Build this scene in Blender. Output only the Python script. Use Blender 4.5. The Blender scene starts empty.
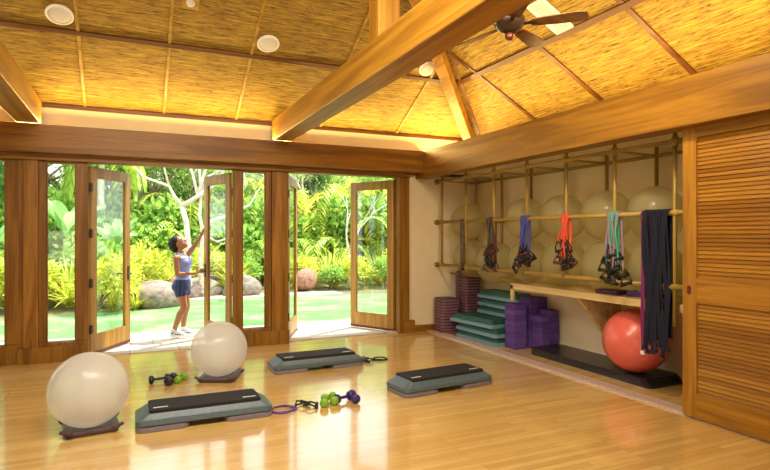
import bpy, math, random
from mathutils import Vector, Matrix
PI = math.pi
C = bpy.context.scene.collection
V = Vector

# ------------------------------------------------------------------ mesh builder
class MB:
    def __init__(s): s.v = []; s.f = []
    def add(s, vs, fs):
        n = len(s.v); s.v += [tuple(p) for p in vs]; s.f += [tuple(i + n for i in f) for f in fs]; return s
    def box(s, x0, x1, y0, y1, z0, z1):
        vs = [(x, y, z) for z in (z0, z1) for y in (y0, y1) for x in (x0, x1)]
        return s.add(vs, [(0, 2, 3, 1), (4, 5, 7, 6), (0, 1, 5, 4), (2, 6, 7, 3), (0, 4, 6, 2), (1, 3, 7, 5)])
    def bar(s, p0, p1, w, h, n=(0, 0, 1)):
        """rectangular bar from p0 to p1, width w across, height h along normal n (centred)"""
        p0, p1, n = V(p0), V(p1), V(n); d = (p1 - p0).normalized(); a = d.cross(n).normalized(); b = a.cross(d).normalized()
        vs = []
        for p in (p0, p1):
            for (i, j) in ((-1, -1), (1, -1), (1, 1), (-1, 1)): vs.append(p + a * (w / 2 * i) + b * (h / 2 * j))
        return s.add(vs, [(0, 1, 2, 3), (7, 6, 5, 4), (0, 4, 5, 1), (1, 5, 6, 2), (2, 6, 7, 3), (3, 7, 4, 0)])
    def tube(s, pts, r, n=8, closed=False, flat=1.0, caps=True):
        pts = [V(p) for p in pts]; m = len(pts); rr = r if isinstance(r, (list, tuple)) else [r] * m
        base = len(s.v); prev = None
        for i, p in enumerate(pts):
            if closed: d = pts[(i + 1) % m] - pts[i - 1]
            else: d = pts[min(i + 1, m - 1)] - pts[max(i - 1, 0)]
            d = d.normalized() if d.length > 1e-9 else V((0, 0, 1))
            if prev is None:
                a = d.cross(V((0, 0, 1)));
                if a.length < .1: a = d.cross(V((1, 0, 0)))
            else: a = prev - d * prev.dot(d)
            a.normalize(); prev = a; b = d.cross(a)
            for k in range(n):
                t = 2 * PI * k / n; s.v.append(tuple(p + (a * math.cos(t) + b * math.sin(t) * flat) * rr[i]))
        for i in range(m if closed else m - 1):
            j = (i + 1) % m
            for k in range(n):
                k2 = (k + 1) % n; s.f.append((base + i * n + k, base + i * n + k2, base + j * n + k2, base + j * n + k))
        if caps and not closed:
            s.f.append(tuple(base + k for k in range(n))[::-1]); s.f.append(tuple(base + (m - 1) * n + k for k in range(n)))
        return s
    def cyl(s, p0, p1, r0, r1=None, n=16): return s.tube([p0, p1], [r0, r0 if r1 is None else r1], n)
    def ball(s, c, r, nu=16, nv=10, sc=(1, 1, 1), rot=None):
        c = V(c); base = len(s.v)
        def P(x, y, z):
            q = V((x * r * sc[0], y * r * sc[1], z * r * sc[2]))
            if rot is not None: q = rot @ q
            return tuple(c + q)
        s.v.append(P(0, 0, -1))
        for j in range(1, nv):
            t = -PI / 2 + PI * j / nv
            for i in range(nu): a = 2 * PI * i / nu; s.v.append(P(math.cos(t) * math.cos(a), math.cos(t) * math.sin(a), math.sin(t)))
        s.v.append(P(0, 0, 1)); top = len(s.v) - 1
        for i in range(nu):
            k = (i + 1) % nu; s.f.append((base, base + 1 + k, base + 1 + i)); s.f.append((top, top - nu + i, top - nu + k))
        for j in range(nv - 2):
            for i in range(nu):
                k = (i + 1) % nu; a = base + 1 + j * nu; s.f.append((a + i, a + k, a + nu + k, a + nu + i))
        return s
    def loft(s, rings, cap=True):
        base = len(s.v); n = len(rings[0])
        for r in rings: s.v += [tuple(p) for p in r]
        for i in range(len(rings) - 1):
            for k in range(n):
                k2 = (k + 1) % n; s.f.append((base + i * n + k, base + i * n + k2, base + (i + 1) * n + k2, base + (i + 1) * n + k))
        if cap:
            s.f.append(tuple(base + k for k in range(n))[::-1]); s.f.append(tuple(base + (len(rings) - 1) * n + k for k in range(n)))
        return s
    def lathe(s, prof, n=24, c=(0, 0, 0)):
        return s.loft([[(c[0] + r * math.cos(2 * PI * k / n), c[1] + r * math.sin(2 * PI * k / n), c[2] + z) for k in range(n)] for r, z in prof])
    def prism(s, poly, axis, a, b):
        """poly 2-D list; axis 0/1/2 = extrusion axis between a and b"""
        def P(u, w, t): return {0: (t, u, w), 1: (u, t, w), 2: (u, w, t)}[axis]
        return s.loft([[P(u, w, a) for u, w in poly], [P(u, w, b) for u, w in poly]])
    def build(s, name, mat, parent=None, smooth=False, bevel=0, seg=2):
        me = bpy.data.meshes.new(name); me.from_pydata(s.v, [], s.f); me.update()
        import bmesh
        bm = bmesh.new(); bm.from_mesh(me)
        if len(s.f) < 20000: bmesh.ops.recalc_face_normals(bm, faces=bm.faces)
        bm.to_mesh(me); bm.free()
        if smooth:
            for p in me.polygons: p.use_smooth = True
        me.materials.append(mat)
        o = bpy.data.objects.new(name, me); C.objects.link(o)
        if parent is not None: o.parent = parent
        if bevel:
            m = o.modifiers.new('b', 'BEVEL'); m.width = bevel; m.segments = seg; m.limit_method = 'ANGLE'; m.angle_limit = .6
        return o

def rrect(w, d, r, z, n=4, cx=0, cy=0):
    pts = []
    for (sx, sy, a0) in ((1, 1, 0), (-1, 1, 90), (-1, -1, 180), (1, -1, 270)):
        for k in range(n + 1):
            a = math.radians(a0 + 90 * k / n); pts.append((cx + sx * (w / 2 - r) + r * math.cos(a), cy + sy * (d / 2 - r) + r * math.sin(a), z))
    return pts

def tag(o, label=None, cat=None, group=None, kind=None):
    if label: o['label'] = label
    if cat: o['category'] = cat
    if group: o['group'] = group
    if kind: o['kind'] = kind
    return o
def thing(name, label, cat, loc=(0, 0, 0), rz=0, group=None, kind=None):
    o = bpy.data.objects.new(name, None); C.objects.link(o); o.location = loc; o.rotation_euler = (0, 0, rz); o.empty_display_size = .1
    return tag(o, label, cat, group, kind)
def dup(root, loc, rz=0, label=None, group=None, scale=None):
    r = root.copy(); C.objects.link(r); r.location = loc; r.rotation_euler = (root.rotation_euler[0], root.rotation_euler[1], rz)
    if scale is not None: r.scale = (scale,) * 3 if isinstance(scale, (int, float)) else scale
    if label: r['label'] = label
    if group: r['group'] = group
    for ch in list(root.children):
        c = ch.copy(); C.objects.link(c); c.parent = r
        for g in list(ch.children):
            d = g.copy(); C.objects.link(d); d.parent = c
    return r
def drop(root):
    for ch in list(root.children):
        for g in list(ch.children): bpy.data.objects.remove(g)
        bpy.data.objects.remove(ch)
    bpy.data.objects.remove(root)

# ------------------------------------------------------------------ materials
def newmat(name):
    m = bpy.data.materials.new(name); m.use_nodes = True; nt = m.node_tree; nt.nodes.clear()
    out = nt.nodes.new('ShaderNodeOutputMaterial'); b = nt.nodes.new('ShaderNodeBsdfPrincipled')
    nt.links.new(b.outputs[0], out.inputs[0]); return m, nt, b, out
def c4(c): return (c[0], c[1], c[2], 1)
def ramp(nt, stops, fac=None):
    r = nt.nodes.new('ShaderNodeValToRGB'); e = r.color_ramp.elements
    while len(e) > 1: e.remove(e[-1])
    e[0].position = stops[0][0]; e[0].color = c4(stops[0][1])
    for p, c in stops[1:]: q = e.new(p); q.color = c4(c)
    if fac is not None: nt.links.new(fac, r.inputs[0])
    return r
def coords(nt, scale, rot=(0, 0, 0), kind='Object'):
    tc = nt.nodes.new('ShaderNodeTexCoord'); mp = nt.nodes.new('ShaderNodeMapping')
    mp.inputs['Scale'].default_value = scale; mp.inputs['Rotation'].default_value = rot
    nt.links.new(tc.outputs[kind], mp.inputs[0]); return mp
def noise(nt, vec, scale, detail=4, rough=.55, dist=0):
    n = nt.nodes.new('ShaderNodeTexNoise'); n.inputs['Scale'].default_value = scale; n.inputs['Detail'].default_value = detail
    n.inputs['Roughness'].default_value = rough; n.inputs['Distortion'].default_value = dist
    nt.links.new(vec.outputs[0], n.inputs['Vector']); return n
def mixc(nt, a, b, fac, mode='MIX'):
    m = nt.nodes.new('ShaderNodeMix'); m.data_type = 'RGBA'; m.blend_type = mode
    for sock, val in ((m.inputs['A'], a), (m.inputs['B'], b), (m.inputs['Factor'], fac)):
        if hasattr(val, 'links') or hasattr(val, 'is_linked'): nt.links.new(val, sock)
        elif isinstance(val, (int, float)): sock.default_value = val
        else: sock.default_value = c4(val)
    for x in m.inputs:
        pass
    return m.outputs['Result']
def mixsock(nt, a, b, fac, mode='MIX'):
    m = nt.nodes.new('ShaderNodeMix'); m.data_type = 'RGBA'; m.blend_type = mode
    fi, ai, bi = m.inputs[0], m.inputs[6], m.inputs[7]
    for sock, val in ((fi, fac), (ai, a), (bi, b)):
        if isinstance(val, bpy.types.NodeSocket): nt.links.new(val, sock)
        elif isinstance(val, (int, float)): sock.default_value = val
        else: sock.default_value = c4(val)
    return m.outputs[2]
def bump(nt, b, h, strength=.2, dist=.01):
    n = nt.nodes.new('ShaderNodeBump'); n.inputs['Strength'].default_value = strength; n.inputs['Distance'].default_value = dist
    nt.links.new(h, n.inputs['Height']); nt.links.new(n.outputs[0], b.inputs['Normal'])

def plain(name, col, rough=.5, metal=0, coat=0, var=.12, scale=30, bmp=0):
    m, nt, b, o = newmat(name); mp = coords(nt, (1, 1, 1)); n = noise(nt, mp, scale, 3)
    lo = tuple(max(0, c * (1 - var)) for c in col); hi = tuple(min(1, c * (1 + var)) for c in col)
    r = ramp(nt, [(.3, lo), (.7, hi)], n.outputs[0]); nt.links.new(r.outputs[0], b.inputs['Base Color'])
    b.inputs['Roughness'].default_value = rough; b.inputs['Metallic'].default_value = metal; b.inputs['Coat Weight'].default_value = coat
    if bmp: bump(nt, b, n.outputs[0], bmp, .004)
    return m
def wood(name, axis, c1, c2, c3=None, rough=.42, s=1.0, coat=.0):
    m, nt, b, o = newmat(name); sc = [9 * s] * 3; sc[axis] = .55 * s
    mp = coords(nt, tuple(sc)); n = noise(nt, mp, 1.2, 4, .5, .7)
    sc2 = [70 * s] * 3; sc2[axis] = 2.5 * s; mp2 = coords(nt, tuple(sc2)); n2 = noise(nt, mp2, 1, 3, .6)
    c3 = c3 or tuple(x * .78 for x in c1)
    r = ramp(nt, [(.26, c3), (.42, c1), (.62, c2), (.78, c1)], n.outputs[0])
    r2 = ramp(nt, [(.3, (.80, .77, .72)), (.6, (1, 1, 1))], n2.outputs[0])
    col = mixsock(nt, r.outputs[0], r2.outputs[0], .8, 'MULTIPLY')
    nt.links.new(col, b.inputs['Base Color']); b.inputs['Roughness'].default_value = rough; b.inputs['Coat Weight'].default_value = coat
    b.inputs['Coat Roughness'].default_value = .25; b.inputs['Specular IOR Level'].default_value = .35
    bump(nt, b, n2.outputs[0], .08, .003); return m

W1, W2 = (.20, .085, .008), (.32, .15, .016)
M = {}
for i, a in enumerate('xyz'):
    M['wood_' + a] = wood('cedar_' + a, i, W1, W2)
    M['beam_' + a] = wood('beam_' + a, i, (.30, .13, .010), (.46, .22, .022), s=.8)
    M['dark_' + a] = wood('dark_wood_' + a, i, (.10, .032, .008), (.17, .06, .014))
    M['door_' + a] = wood('door_wood_' + a, i, (.36, .19, .035), (.54, .31, .06))
    M['louver_' + a] = wood('louver_wood_' + a, i, (.31, .135, .010), (.44, .21, .022), s=1.3)
    M['bamboo_' + a] = wood('bamboo_' + a, i, (.34, .22, .045), (.50, .35, .085), rough=.35)
    M['batten_' + a] = wood('batten_' + a, i, (.34, .19, .025), (.50, .31, .05), s=2)
M['ply'] = wood('plywood', 1, (.62, .44, .20), (.74, .56, .28), rough=.5)
M['knot'] = wood('knotty_post', 2, (.26, .11, .012), (.40, .19, .03), (.11, .035, .006), s=1.4)
M['cream'] = plain('cream_plaster', (.80, .68, .47), .85, var=.03, scale=6)
M['cove'] = plain('cove_plaster', (.86, .74, .44), .85, var=.02, scale=5)
M['white'] = plain('white_paint', (.80, .78, .74), .5, var=.03)
M['grille'] = plain('speaker_grille', (.62, .60, .56), .7, var=.25, scale=400)
M['bronze'] = plain('dark_bronze', (.06, .035, .025), .35, .6)
M['pull'] = plain('bronze_pull', (.12, .03, .02), .4, .4)
M['fan_blade'] = wood('fan_blade', 0, (.13, .055, .02), (.20, .09, .03))
M['black_rubber'] = plain('black_rubber', (.006, .005, .007), .5, scale=200, bmp=.3)
M['mat_black'] = plain('black_vinyl_mat', (.014, .010, .012), .32, var=.2)
M['mat_top'] = plain('step_mat', (.010, .008, .012), .8, scale=250, bmp=.5)
M['step_body'] = plain('step_body', (.085, .125, .155), .36)
M['step_riser'] = plain('step_riser', (.19, .165, .20), .4)
M['teal'] = plain('teal_top', (.010, .085, .062), .5, scale=150, bmp=.3)
M['teal_side'] = plain('teal_side', (.17, .31, .40), .35)
M['mauve'] = plain('mauve_plastic', (.22, .10, .15), .45)
M['ball_base'] = plain('ball_base_plastic', (.085, .045, .065), .45)
M['red_ball'] = plain('red_ball', (.74, .14, .11), .32, coat=.3, var=.05, scale=8)
M['navy'] = plain('navy_strap', (.004, .007, .028), .9, scale=300)
M['db_black'] = plain('db_black', (.015, .013, .02), .35)
M['db_green'] = plain('db_green', (.20, .42, .02), .4)
M['db_navy'] = plain('db_navy', (.035, .02, .14), .35)
M['alu'] = plain('track_metal', (.62, .48, .42), .35, .3)
M['logo'] = plain('logo_print', (.75, .74, .76), .5)
def block_mat():
    m, nt, b, o = newmat('purple_foam'); mp = coords(nt, (1, 1, 1)); n = noise(nt, mp, 90, 2)
    oi = nt.nodes.new('ShaderNodeObjectInfo'); r = ramp(nt, [(0, (.10, .05, .25)), (1, (.14, .075, .34))], oi.outputs['Random'])
    r2 = ramp(nt, [(.35, (.85, .85, .85)), (.65, (1, 1, 1))], n.outputs[0])
    nt.links.new(mixsock(nt, r.outputs[0], r2.outputs[0], 1.0, 'MULTIPLY'), b.inputs['Base Color']); b.inputs['Roughness'].default_value = .75; return m
M['foam'] = block_mat(); M['foam'].node_tree.nodes['Principled BSDF'].inputs['Specular IOR Level'].default_value = .2

def louver_mat():
    m, nt, b, o = newmat('louver_slats'); g = nt.nodes.new('ShaderNodeNewGeometry'); mp = coords(nt, (60, 2.5, 60)); n = noise(nt, mp, 1, 4, .6, .3)
    r = ramp(nt, [(0, (.24, .095, .008)), (.5, (.33, .145, .014)), (1, (.42, .20, .024))], g.outputs['Random Per Island']); r2 = ramp(nt, [(.3, (.74, .70, .66)), (.65, (1, 1, 1))], n.outputs[0])
    nt.links.new(mixsock(nt, r.outputs[0], r2.outputs[0], 1.0, 'MULTIPLY'), b.inputs['Base Color']); b.inputs['Roughness'].default_value = .4; b.inputs['Specular IOR Level'].default_value = .35; return m
M['slats'] = louver_mat()
def floor_mat():
    m, nt, b, o = newmat('maple_planks'); mp = coords(nt, (1, 1, 1))
    br = nt.nodes.new('ShaderNodeTexBrick'); nt.links.new(mp.outputs[0], br.inputs['Vector'])
    br.inputs['Scale'].default_value = 1; br.inputs['Brick Width'].default_value = 1.1; br.inputs['Row Height'].default_value = .06
    br.inputs['Mortar Size'].default_value = .0012; br.inputs['Mortar Smooth'].default_value = .3; br.inputs['Bias'].default_value = 0
    br.offset = .37; br.offset_frequency = 3
    br.inputs['Color1'].default_value = (.64, .40, .125, 1); br.inputs['Color2'].default_value = (.78, .53, .19, 1); br.inputs['Mortar'].default_value = (.36, .19, .06, 1)
    mp2 = coords(nt, (1.2, 38, 1)); n = noise(nt, mp2, 1, 5, .6, .6)
    r = ramp(nt, [(.3, (.80, .74, .66)), (.62, (1, 1, 1))], n.outputs[0])
    nt.links.new(mixsock(nt, br.outputs['Color'], r.outputs[0], .7, 'MULTIPLY'), b.inputs['Base Color'])
    b.inputs['Roughness'].default_value = .2; b.inputs['Coat Weight'].default_value = .8; b.inputs['Coat Roughness'].default_value = .08
    mp3 = coords(nt, (1, 16, 1)); n3 = noise(nt, mp3, .8, 2); bump(nt, b, n3.outputs[0], .10, .01)
    return m
M['floor'] = floor_mat()

def matting(name, axis):
    m, nt, b, o = newmat(name)
    sc = [40, 40, 40]; sc[axis] = 2.2; sc[2] = 40
    mp = coords(nt, tuple(sc)); n = noise(nt, mp, 1.6, 5, .7, .4)
    sc = [62, 62, 62]; sc[axis] = 6.5; mp2 = coords(nt, tuple(sc)); n2 = noise(nt, mp2, 1, 4, .75)
    mp3 = coords(nt, (1, 1, 1)); n3 = noise(nt, mp3, .9, 3)
    r = ramp(nt, [(.34, (.15, .075, .006)), (.5, (.32, .19, .016)), (.66, (.54, .36, .045))], n.outputs[0])
    r2 = ramp(nt, [(.38, (.16, .10, .04)), (.46, (1, 1, 1))], n2.outputs[0])
    r3 = ramp(nt, [(.3, (.82, .8, .76)), (.7, (1, 1, 1))], n3.outputs[0])
    c = mixsock(nt, r.outputs[0], r2.outputs[0], .85, 'MULTIPLY'); c = mixsock(nt, c, r3.outputs[0], 1.0, 'MULTIPLY')
    nt.links.new(c, b.inputs['Base Color']); b.inputs['Roughness'].default_value = .75
    bump(nt, b, n2.outputs[0], .35, .01); return m
M['mat_x'] = matting('woven_matting_x', 0); M['mat_y'] = matting('woven_matting_y', 1)

def glass_mat():
    m, nt, b, o = newmat('clear_glass'); nt.nodes.remove(b)
    t = nt.nodes.new('ShaderNodeBsdfTransparent'); t.inputs[0].default_value = (.93, .965, .95, 1)
    g = nt.nodes.new('ShaderNodeBsdfGlossy'); g.inputs['Roughness'].default_value = .02
    mp = coords(nt, (1, 1, 1)); n = noise(nt, mp, 2, 1); r = ramp(nt, [(0, (.9, .95, .95)), (1, (1, 1, 1))], n.outputs[0]); nt.links.new(r.outputs[0], g.inputs[0])
    lw = nt.nodes.new('ShaderNodeLayerWeight'); lw.inputs[0].default_value = .5; f = ramp(nt, [(0, (.03,) * 3), (.55, (.06,) * 3), (.85, (.22,) * 3), (1, (.8,) * 3)], lw.outputs['Facing'])
    mx = nt.nodes.new('ShaderNodeMixShader'); nt.links.new(f.outputs[0], mx.inputs[0]); nt.links.new(t.outputs[0], mx.inputs[1]); nt.links.new(g.outputs[0], mx.inputs[2])
    nt.links.new(mx.outputs[0], o.inputs[0]); return m
M['glass'] = glass_mat()
def film_mat(name, col, alpha, rough=.25, trans=.5):
    """thin translucent vinyl"""
    m, nt, b, o = newmat(name); mp = coords(nt, (1, 1, 1)); n = noise(nt, mp, 3, 2)
    r = ramp(nt, [(.3, tuple(c * .94 for c in col)), (.7, col)], n.outputs[0]); nt.links.new(r.outputs[0], b.inputs['Base Color'])
    b.inputs['Roughness'].default_value = rough; b.inputs['Coat Weight'].default_value = .4; b.inputs['Coat Roughness'].default_value = .15
    tl = nt.nodes.new('ShaderNodeBsdfTranslucent'); nt.links.new(r.outputs[0], tl.inputs[0])
    m1 = nt.nodes.new('ShaderNodeMixShader'); m1.inputs[0].default_value = trans; nt.links.new(b.outputs[0], m1.inputs[1]); nt.links.new(tl.outputs[0], m1.inputs[2])
    tr = nt.nodes.new('ShaderNodeBsdfTransparent'); tr.inputs[0].default_value = c4(col)
    m2 = nt.nodes.new('ShaderNodeMixShader'); m2.inputs[0].default_value = alpha; nt.links.new(tr.outputs[0], m2.inputs[1]); nt.links.new(m1.outputs[0], m2.inputs[2])
    nt.links.new(m2.outputs[0], o.inputs[0]); return m
M['pearl'] = film_mat('pearl_vinyl', (.95, .97, .98), .64, .16, .5)
M['frost'] = film_mat('frosted_vinyl', (.86, .82, .56), .40, .3, .5)

def leaf_mat(name, lo, hi, trans=.45, rough=.45):
    m, nt, b, o = newmat(name); g = nt.nodes.new('ShaderNodeNewGeometry')
    r = ramp(nt, [(0, lo), (.6, hi), (1, tuple(min(1, c * 1.25) for c in hi))], g.outputs['Random Per Island'])
    nt.links.new(r.outputs[0], b.inputs['Base Color']); b.inputs['Roughness'].default_value = rough
    tl = nt.nodes.new('ShaderNodeBsdfTranslucent'); nt.links.new(r.outputs[0], tl.inputs[0])
    mx = nt.nodes.new('ShaderNodeMixShader'); mx.inputs[0].default_value = trans
    nt.links.new(b.outputs[0], mx.inputs[1]); nt.links.new(tl.outputs[0], mx.inputs[2]); nt.links.new(mx.outputs[0], o.inputs[0]); return m
M['leaf_lime'] = leaf_mat('leaf_lime', (.30, .42, .03), (.78, .76, .12))
M['leaf_mid'] = leaf_mat('leaf_mid', (.10, .27, .03), (.42, .62, .12))
M['leaf_dark'] = leaf_mat('leaf_dark', (.06, .20, .03), (.28, .48, .10))
M['leaf_palm'] = leaf_mat('leaf_palm', (.16, .36, .03), (.58, .72, .12))
M['leaf_banana'] = leaf_mat('leaf_banana', (.20, .44, .10), (.42, .68, .26))
M['leaf_pale'] = leaf_mat('leaf_pale', (.34, .50, .16), (.66, .76, .34))
M['leaf_red'] = leaf_mat('leaf_red', (.34, .12, .04), (.60, .30, .08))
M['bark'] = plain('brown_bark', (.20, .13, .07), .85, var=.3, scale=12, bmp=.4)
M['white_bark'] = plain('pale_bark', (.66, .58, .50), .75, var=.18, scale=9, bmp=.3)
M['rock'] = plain('garden_rock', (.26, .20, .15), .85, var=.5, scale=3.6, bmp=.8)
M['rock_red'] = plain('red_rock', (.30, .15, .09), .85, var=.45, scale=4, bmp=.8)
def ground_mat(name, cols, s, rough=.9, b_=.4):
    m, nt, b, o = newmat(name); mp = coords(nt, (1, 1, 1)); n = noise(nt, mp, s, 6, .65); n2 = noise(nt, mp, 60, 3)
    r = ramp(nt, [(.32, cols[0]), (.5, cols[1]), (.68, cols[2])], n.outputs[0]); r2 = ramp(nt, [(.3, (.7, .7, .7)), (.7, (1, 1, 1))], n2.outputs[0])
    nt.links.new(mixsock(nt, r.outputs[0], r2.outputs[0], .8, 'MULTIPLY'), b.inputs['Base Color']); b.inputs['Roughness'].default_value = rough
    bump(nt, b, n2.outputs[0], b_, .02); return m
M['lawn'] = ground_mat('lawn', ((.07, .20, .045), (.15, .31, .085), (.40, .46, .25)), .8)
M['soil'] = ground_mat('soil', ((.14, .10, .05), (.22, .20, .08), (.20, .26, .08)), .8)
M['path'] = ground_mat('sand_path', ((.62, .48, .38), (.70, .56, .46), (.76, .64, .54)), 2)
def stone_mat():
    m, nt, b, o = newmat('travertine'); mp = coords(nt, (1, 1, 1)); br = nt.nodes.new('ShaderNodeTexBrick'); nt.links.new(mp.outputs[0], br.inputs[0])
    br.inputs['Scale'].default_value = 1; br.inputs['Brick Width'].default_value = .62; br.inputs['Row Height'].default_value = .62; br.inputs['Mortar Size'].default_value = .007
    br.inputs['Color1'].default_value = (.62, .52, .40, 1); br.inputs['Color2'].default_value = (.72, .63, .50, 1); br.inputs['Mortar'].default_value = (.34, .28, .20, 1)
    n = noise(nt, mp, 5, 5); r = ramp(nt, [(.3, (.8, .78, .74)), (.7, (1, 1, 1))], n.outputs[0])
    nt.links.new(mixsock(nt, br.outputs['Color'], r.outputs[0], 1.0, 'MULTIPLY'), b.inputs['Base Color']); b.inputs['Roughness'].default_value = .6; return m
M['stone'] = stone_mat()

# ------------------------------------------------------------------ SETTING
def st(name, mb, mat, label=None, **k): return tag(mb.build(name, mat, **k), label, None, None, 'structure')
XB, XC, YB = 4.45, 5.42, 8.1          # closet track, closet back wall, garden wall
XE, YE, ZE, S = 5.4, 8.1, 3.22, .545    # roof eaves and pitch
AX, AY = 1.98, 4.68; AZ = ZE + S * (YE - AY)
XL, YF = -4.5, -2.0
st('floor', MB().box(XL, XC + .1, YF, 8.22, -.08, 0), M['floor'], 'polished honey maple plank floor')
bw = MB()
bw.box(4.0, XC + .1, YB, 8.25, 0, 2.7); bw.box(XL, -3.4, YB, 8.25, 0, 2.7)
st('wall_back', bw, M['cream'], 'cream plaster wall at the garden side')
st('wall_cove', MB().box(XL, XC + .1, YB, 8.25, 2.56, ZE + .05), M['cove'], 'pale lit band of wall above the long timber beam')
st('wall_closet', MB().box(XC, XC + .12, .9, 8.25, 0, 2.66), M['cream'], 'cream back wall of the storage recess')
st('wall_right', MB().box(XC, XC + .12, YF, 8.25, 2.66, ZE + .05).box(XB, XC + .1, YF, .9, 0, 2.66), M['cove'])
st('wall_left', MB().box(XL - .12, XL, YF, 8.25, 0, 5.2), M['cream'])
st('wall_front', MB().box(XL, XC + .1, YF - .12, YF, 0, 3.3), M['cream'])
st('ceiling_closet', MB().box(4.46, XC, .9, YB, 2.6, 2.66), M['cream'])
# roof slopes: back, right, front and flat soffit over the entrance
FY = 2 * AY - YE
hipY0 = YE + .95; zo = ZE - S * .95
mb = MB(); mb.add([(XL, YE, ZE), (XE, YE, ZE), (AX, AY, AZ), (XL, AY, AZ)], [(0, 1, 2, 3)])
st('ceiling', mb, M['mat_x'], 'sloping ceiling of woven tan matting above the garden doors')
mb = MB(); mb.add([(XE, YE, ZE), (XE, FY, ZE), (AX, AY, AZ)], [(0, 1, 2)])
st('ceiling_side', mb, M['mat_y'], 'sloping ceiling of woven tan matting above the storage rack')
mb = MB(); mb.add([(XL, FY, ZE), (XE, FY, ZE), (AX, AY, AZ), (XL, AY, AZ), (XL, YF, ZE), (XE + .1, YF, ZE), (XE + .1, FY, ZE)], [(0, 1, 2, 3), (4, 5, 6, 0)])
st('ceiling_front', mb, M['mat_x'])
# outer roof covering, keeps daylight out and makes the eave
mb = MB(); t = .12
mb.add([(XL - .3, YE + .9, ZE - S * .9 + t), (XE + .9, YE + .9, ZE - S * .9 + t), (AX, AY, AZ + t), (XL - .3, AY, AZ + t),
        (XE + .9, FY - .9, ZE - S * .9 + t), (XL - .3, FY - .9, ZE - S * .9 + t)], [(0, 1, 2, 3), (1, 4, 2), (4, 5, 3, 2)])
mb.box(XL - .3, XE + .3, YF - .3, FY, ZE + .04, ZE + .12)
mb.box(XL - .3, XE + .9, YE + .84, YE + .9, ZE - S * .9 - .08, ZE - S * .9 + t)
st('roof', mb, M['dark_x'])
# ceiling battens
nb = V((0, -S, -1)).normalized(); nr = V((-S, 0, -1)).normalized()
def zb(y): return ZE + S * (YE - y)
def zr(x): return ZE + S * (XE - x)
k = 0
def trim(mb, mat, label=None, **kw):
    global k; k += 1; return st('trim_%d' % k, mb, mat, label, **kw)
for x in (-3.9, -2.42, -1.47, -.52, .42, 1.37, 2.62, 3.9):
    ytop = max(AY, YE - (XE - x))
    trim(MB().bar((x, YE, ZE), (x, ytop, zb(ytop)), .034, .04, nb), M['batten_y'], 'slim bamboo batten running up the matting ceiling')
for y in (1.41, 2.66, 3.92, 5.17, 6.43):
    xt = XE - (YE - y) if y > AY else XE - (y - FY)
    xt = max(xt, AX)
    if xt < XE - .1: trim(MB().bar((XE, y, ZE), (xt, y, zr(xt)), .06, .035, nr), M['dark_x'], 'batten running up the ceiling slope over the rack')
trim(MB().bar((XL, 7.0, zb(7.0)), (XE - 1.1, 7.0, zb(7.0)), .06, .05, nb), M['dark_x'], 'long dark purlin across the garden-side ceiling')
trim(MB().bar((XE - 1.06, 7.04, zr(XE - 1.06)), (XE - 1.06, 2.3, zr(XE - 1.06)), .075, .05, nr), M['dark_y'], 'long dark purlin across the rack-side ceiling')
trim(MB().box(XL, XE, YE - .035, YE + .002, ZE - .045, ZE + .0), M['dark_x'])
trim(MB().box(XE - .035, XE + .01, FY, YE, ZE - .045, ZE), M['dark_y'])
# timber hip rafter; added dark bars beside it stand in for shadow lines
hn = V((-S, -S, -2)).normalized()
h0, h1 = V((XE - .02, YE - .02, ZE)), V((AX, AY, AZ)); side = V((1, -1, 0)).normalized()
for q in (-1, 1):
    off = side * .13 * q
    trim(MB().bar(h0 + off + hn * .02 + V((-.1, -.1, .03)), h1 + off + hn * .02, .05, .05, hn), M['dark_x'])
trim(MB().bar(h0 + hn * .12 + V((-.02, -.02, -.06)), h1 + hn * .12, .145, .19, hn), M['beam_y'], 'square timber rafter running up the corner of the ceiling', bevel=.008)
# heavy beams
trim(MB().box(XL, 4.27, 7.83, YB, 2.58, 2.92), M['wood_x'], 'long timber beam above the garden doors', bevel=.006)
trim(MB().box(4.25, 4.47, YF, 8.09, 2.5, 2.915), M['wood_y'], 'long timber beam above the storage recess', bevel=.006)
trim(MB().box(4.44, XC, .9, YB, 2.66, 2.70), M['wood_y'])
trim(MB().box(1.855, 2.11, 1.3, 7.98, 2.925, 3.225), M['beam_y'], 'big timber tie beam crossing the room towards the garden doors', bevel=.01)
trim(MB().box(-1.235, -.985, 1.3, 7.98, 2.925, 3.225), M['beam_y'], 'timber tie beam at the far left of the ceiling', bevel=.01)
trim(MB().box(1.88, 2.08, 4.24, 4.44, 3.22, 4.92), M['beam_z'], 'square timber post standing on the tie beam', bevel=.006)
# header and door posts
trim(MB().box(-3.4, 4.11, 7.99, 8.2, 2.505, 2.585).box(-3.4, 4.11, 7.95, 8.0, 2.555, 2.58), M['wood_x'], 'timber header board above the garden doors', bevel=.004)
def fixed_panel(n, x0, x1, g0, g1, label):
    t = thing('window_%d' % n, label, None, (x0, 8.06, 0), kind='structure')
    w = x1 - x0; a, b_ = g0 - x0, g1 - x0
    f = MB().box(0, a, 0, .12, .24, 2.505).box(b_, w, 0, .12, .24, 2.505).box(a, b_, 0, .12, 2.48, 2.505)
    f.box(a, b_, .02, .10, .20, .24).box(0, w, -.005, .12, 0, .235)
    f.box(a, a + .015, .02, .05, .24, 2.48).box(b_ - .015, b_, .02, .05, .24, 2.48)
    f.build('frame', M['wood_z'], t, bevel=.004)
    MB().box(a, b_, .055, .063, .24, 2.48).build('pane', M['glass'], t)
    return t
fixed_panel(1, -1.03, -.49, -.95, -.625, 'narrow fixed window left of the left garden doorway')
fixed_panel(2, 1.335, 1.87, 1.457, 1.79, 'narrow fixed window between the two garden doorways')
fixed_panel(3, -3.35, -1.24, -3.2, -1.375, 'window at the far left edge, mostly out of view')
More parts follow.
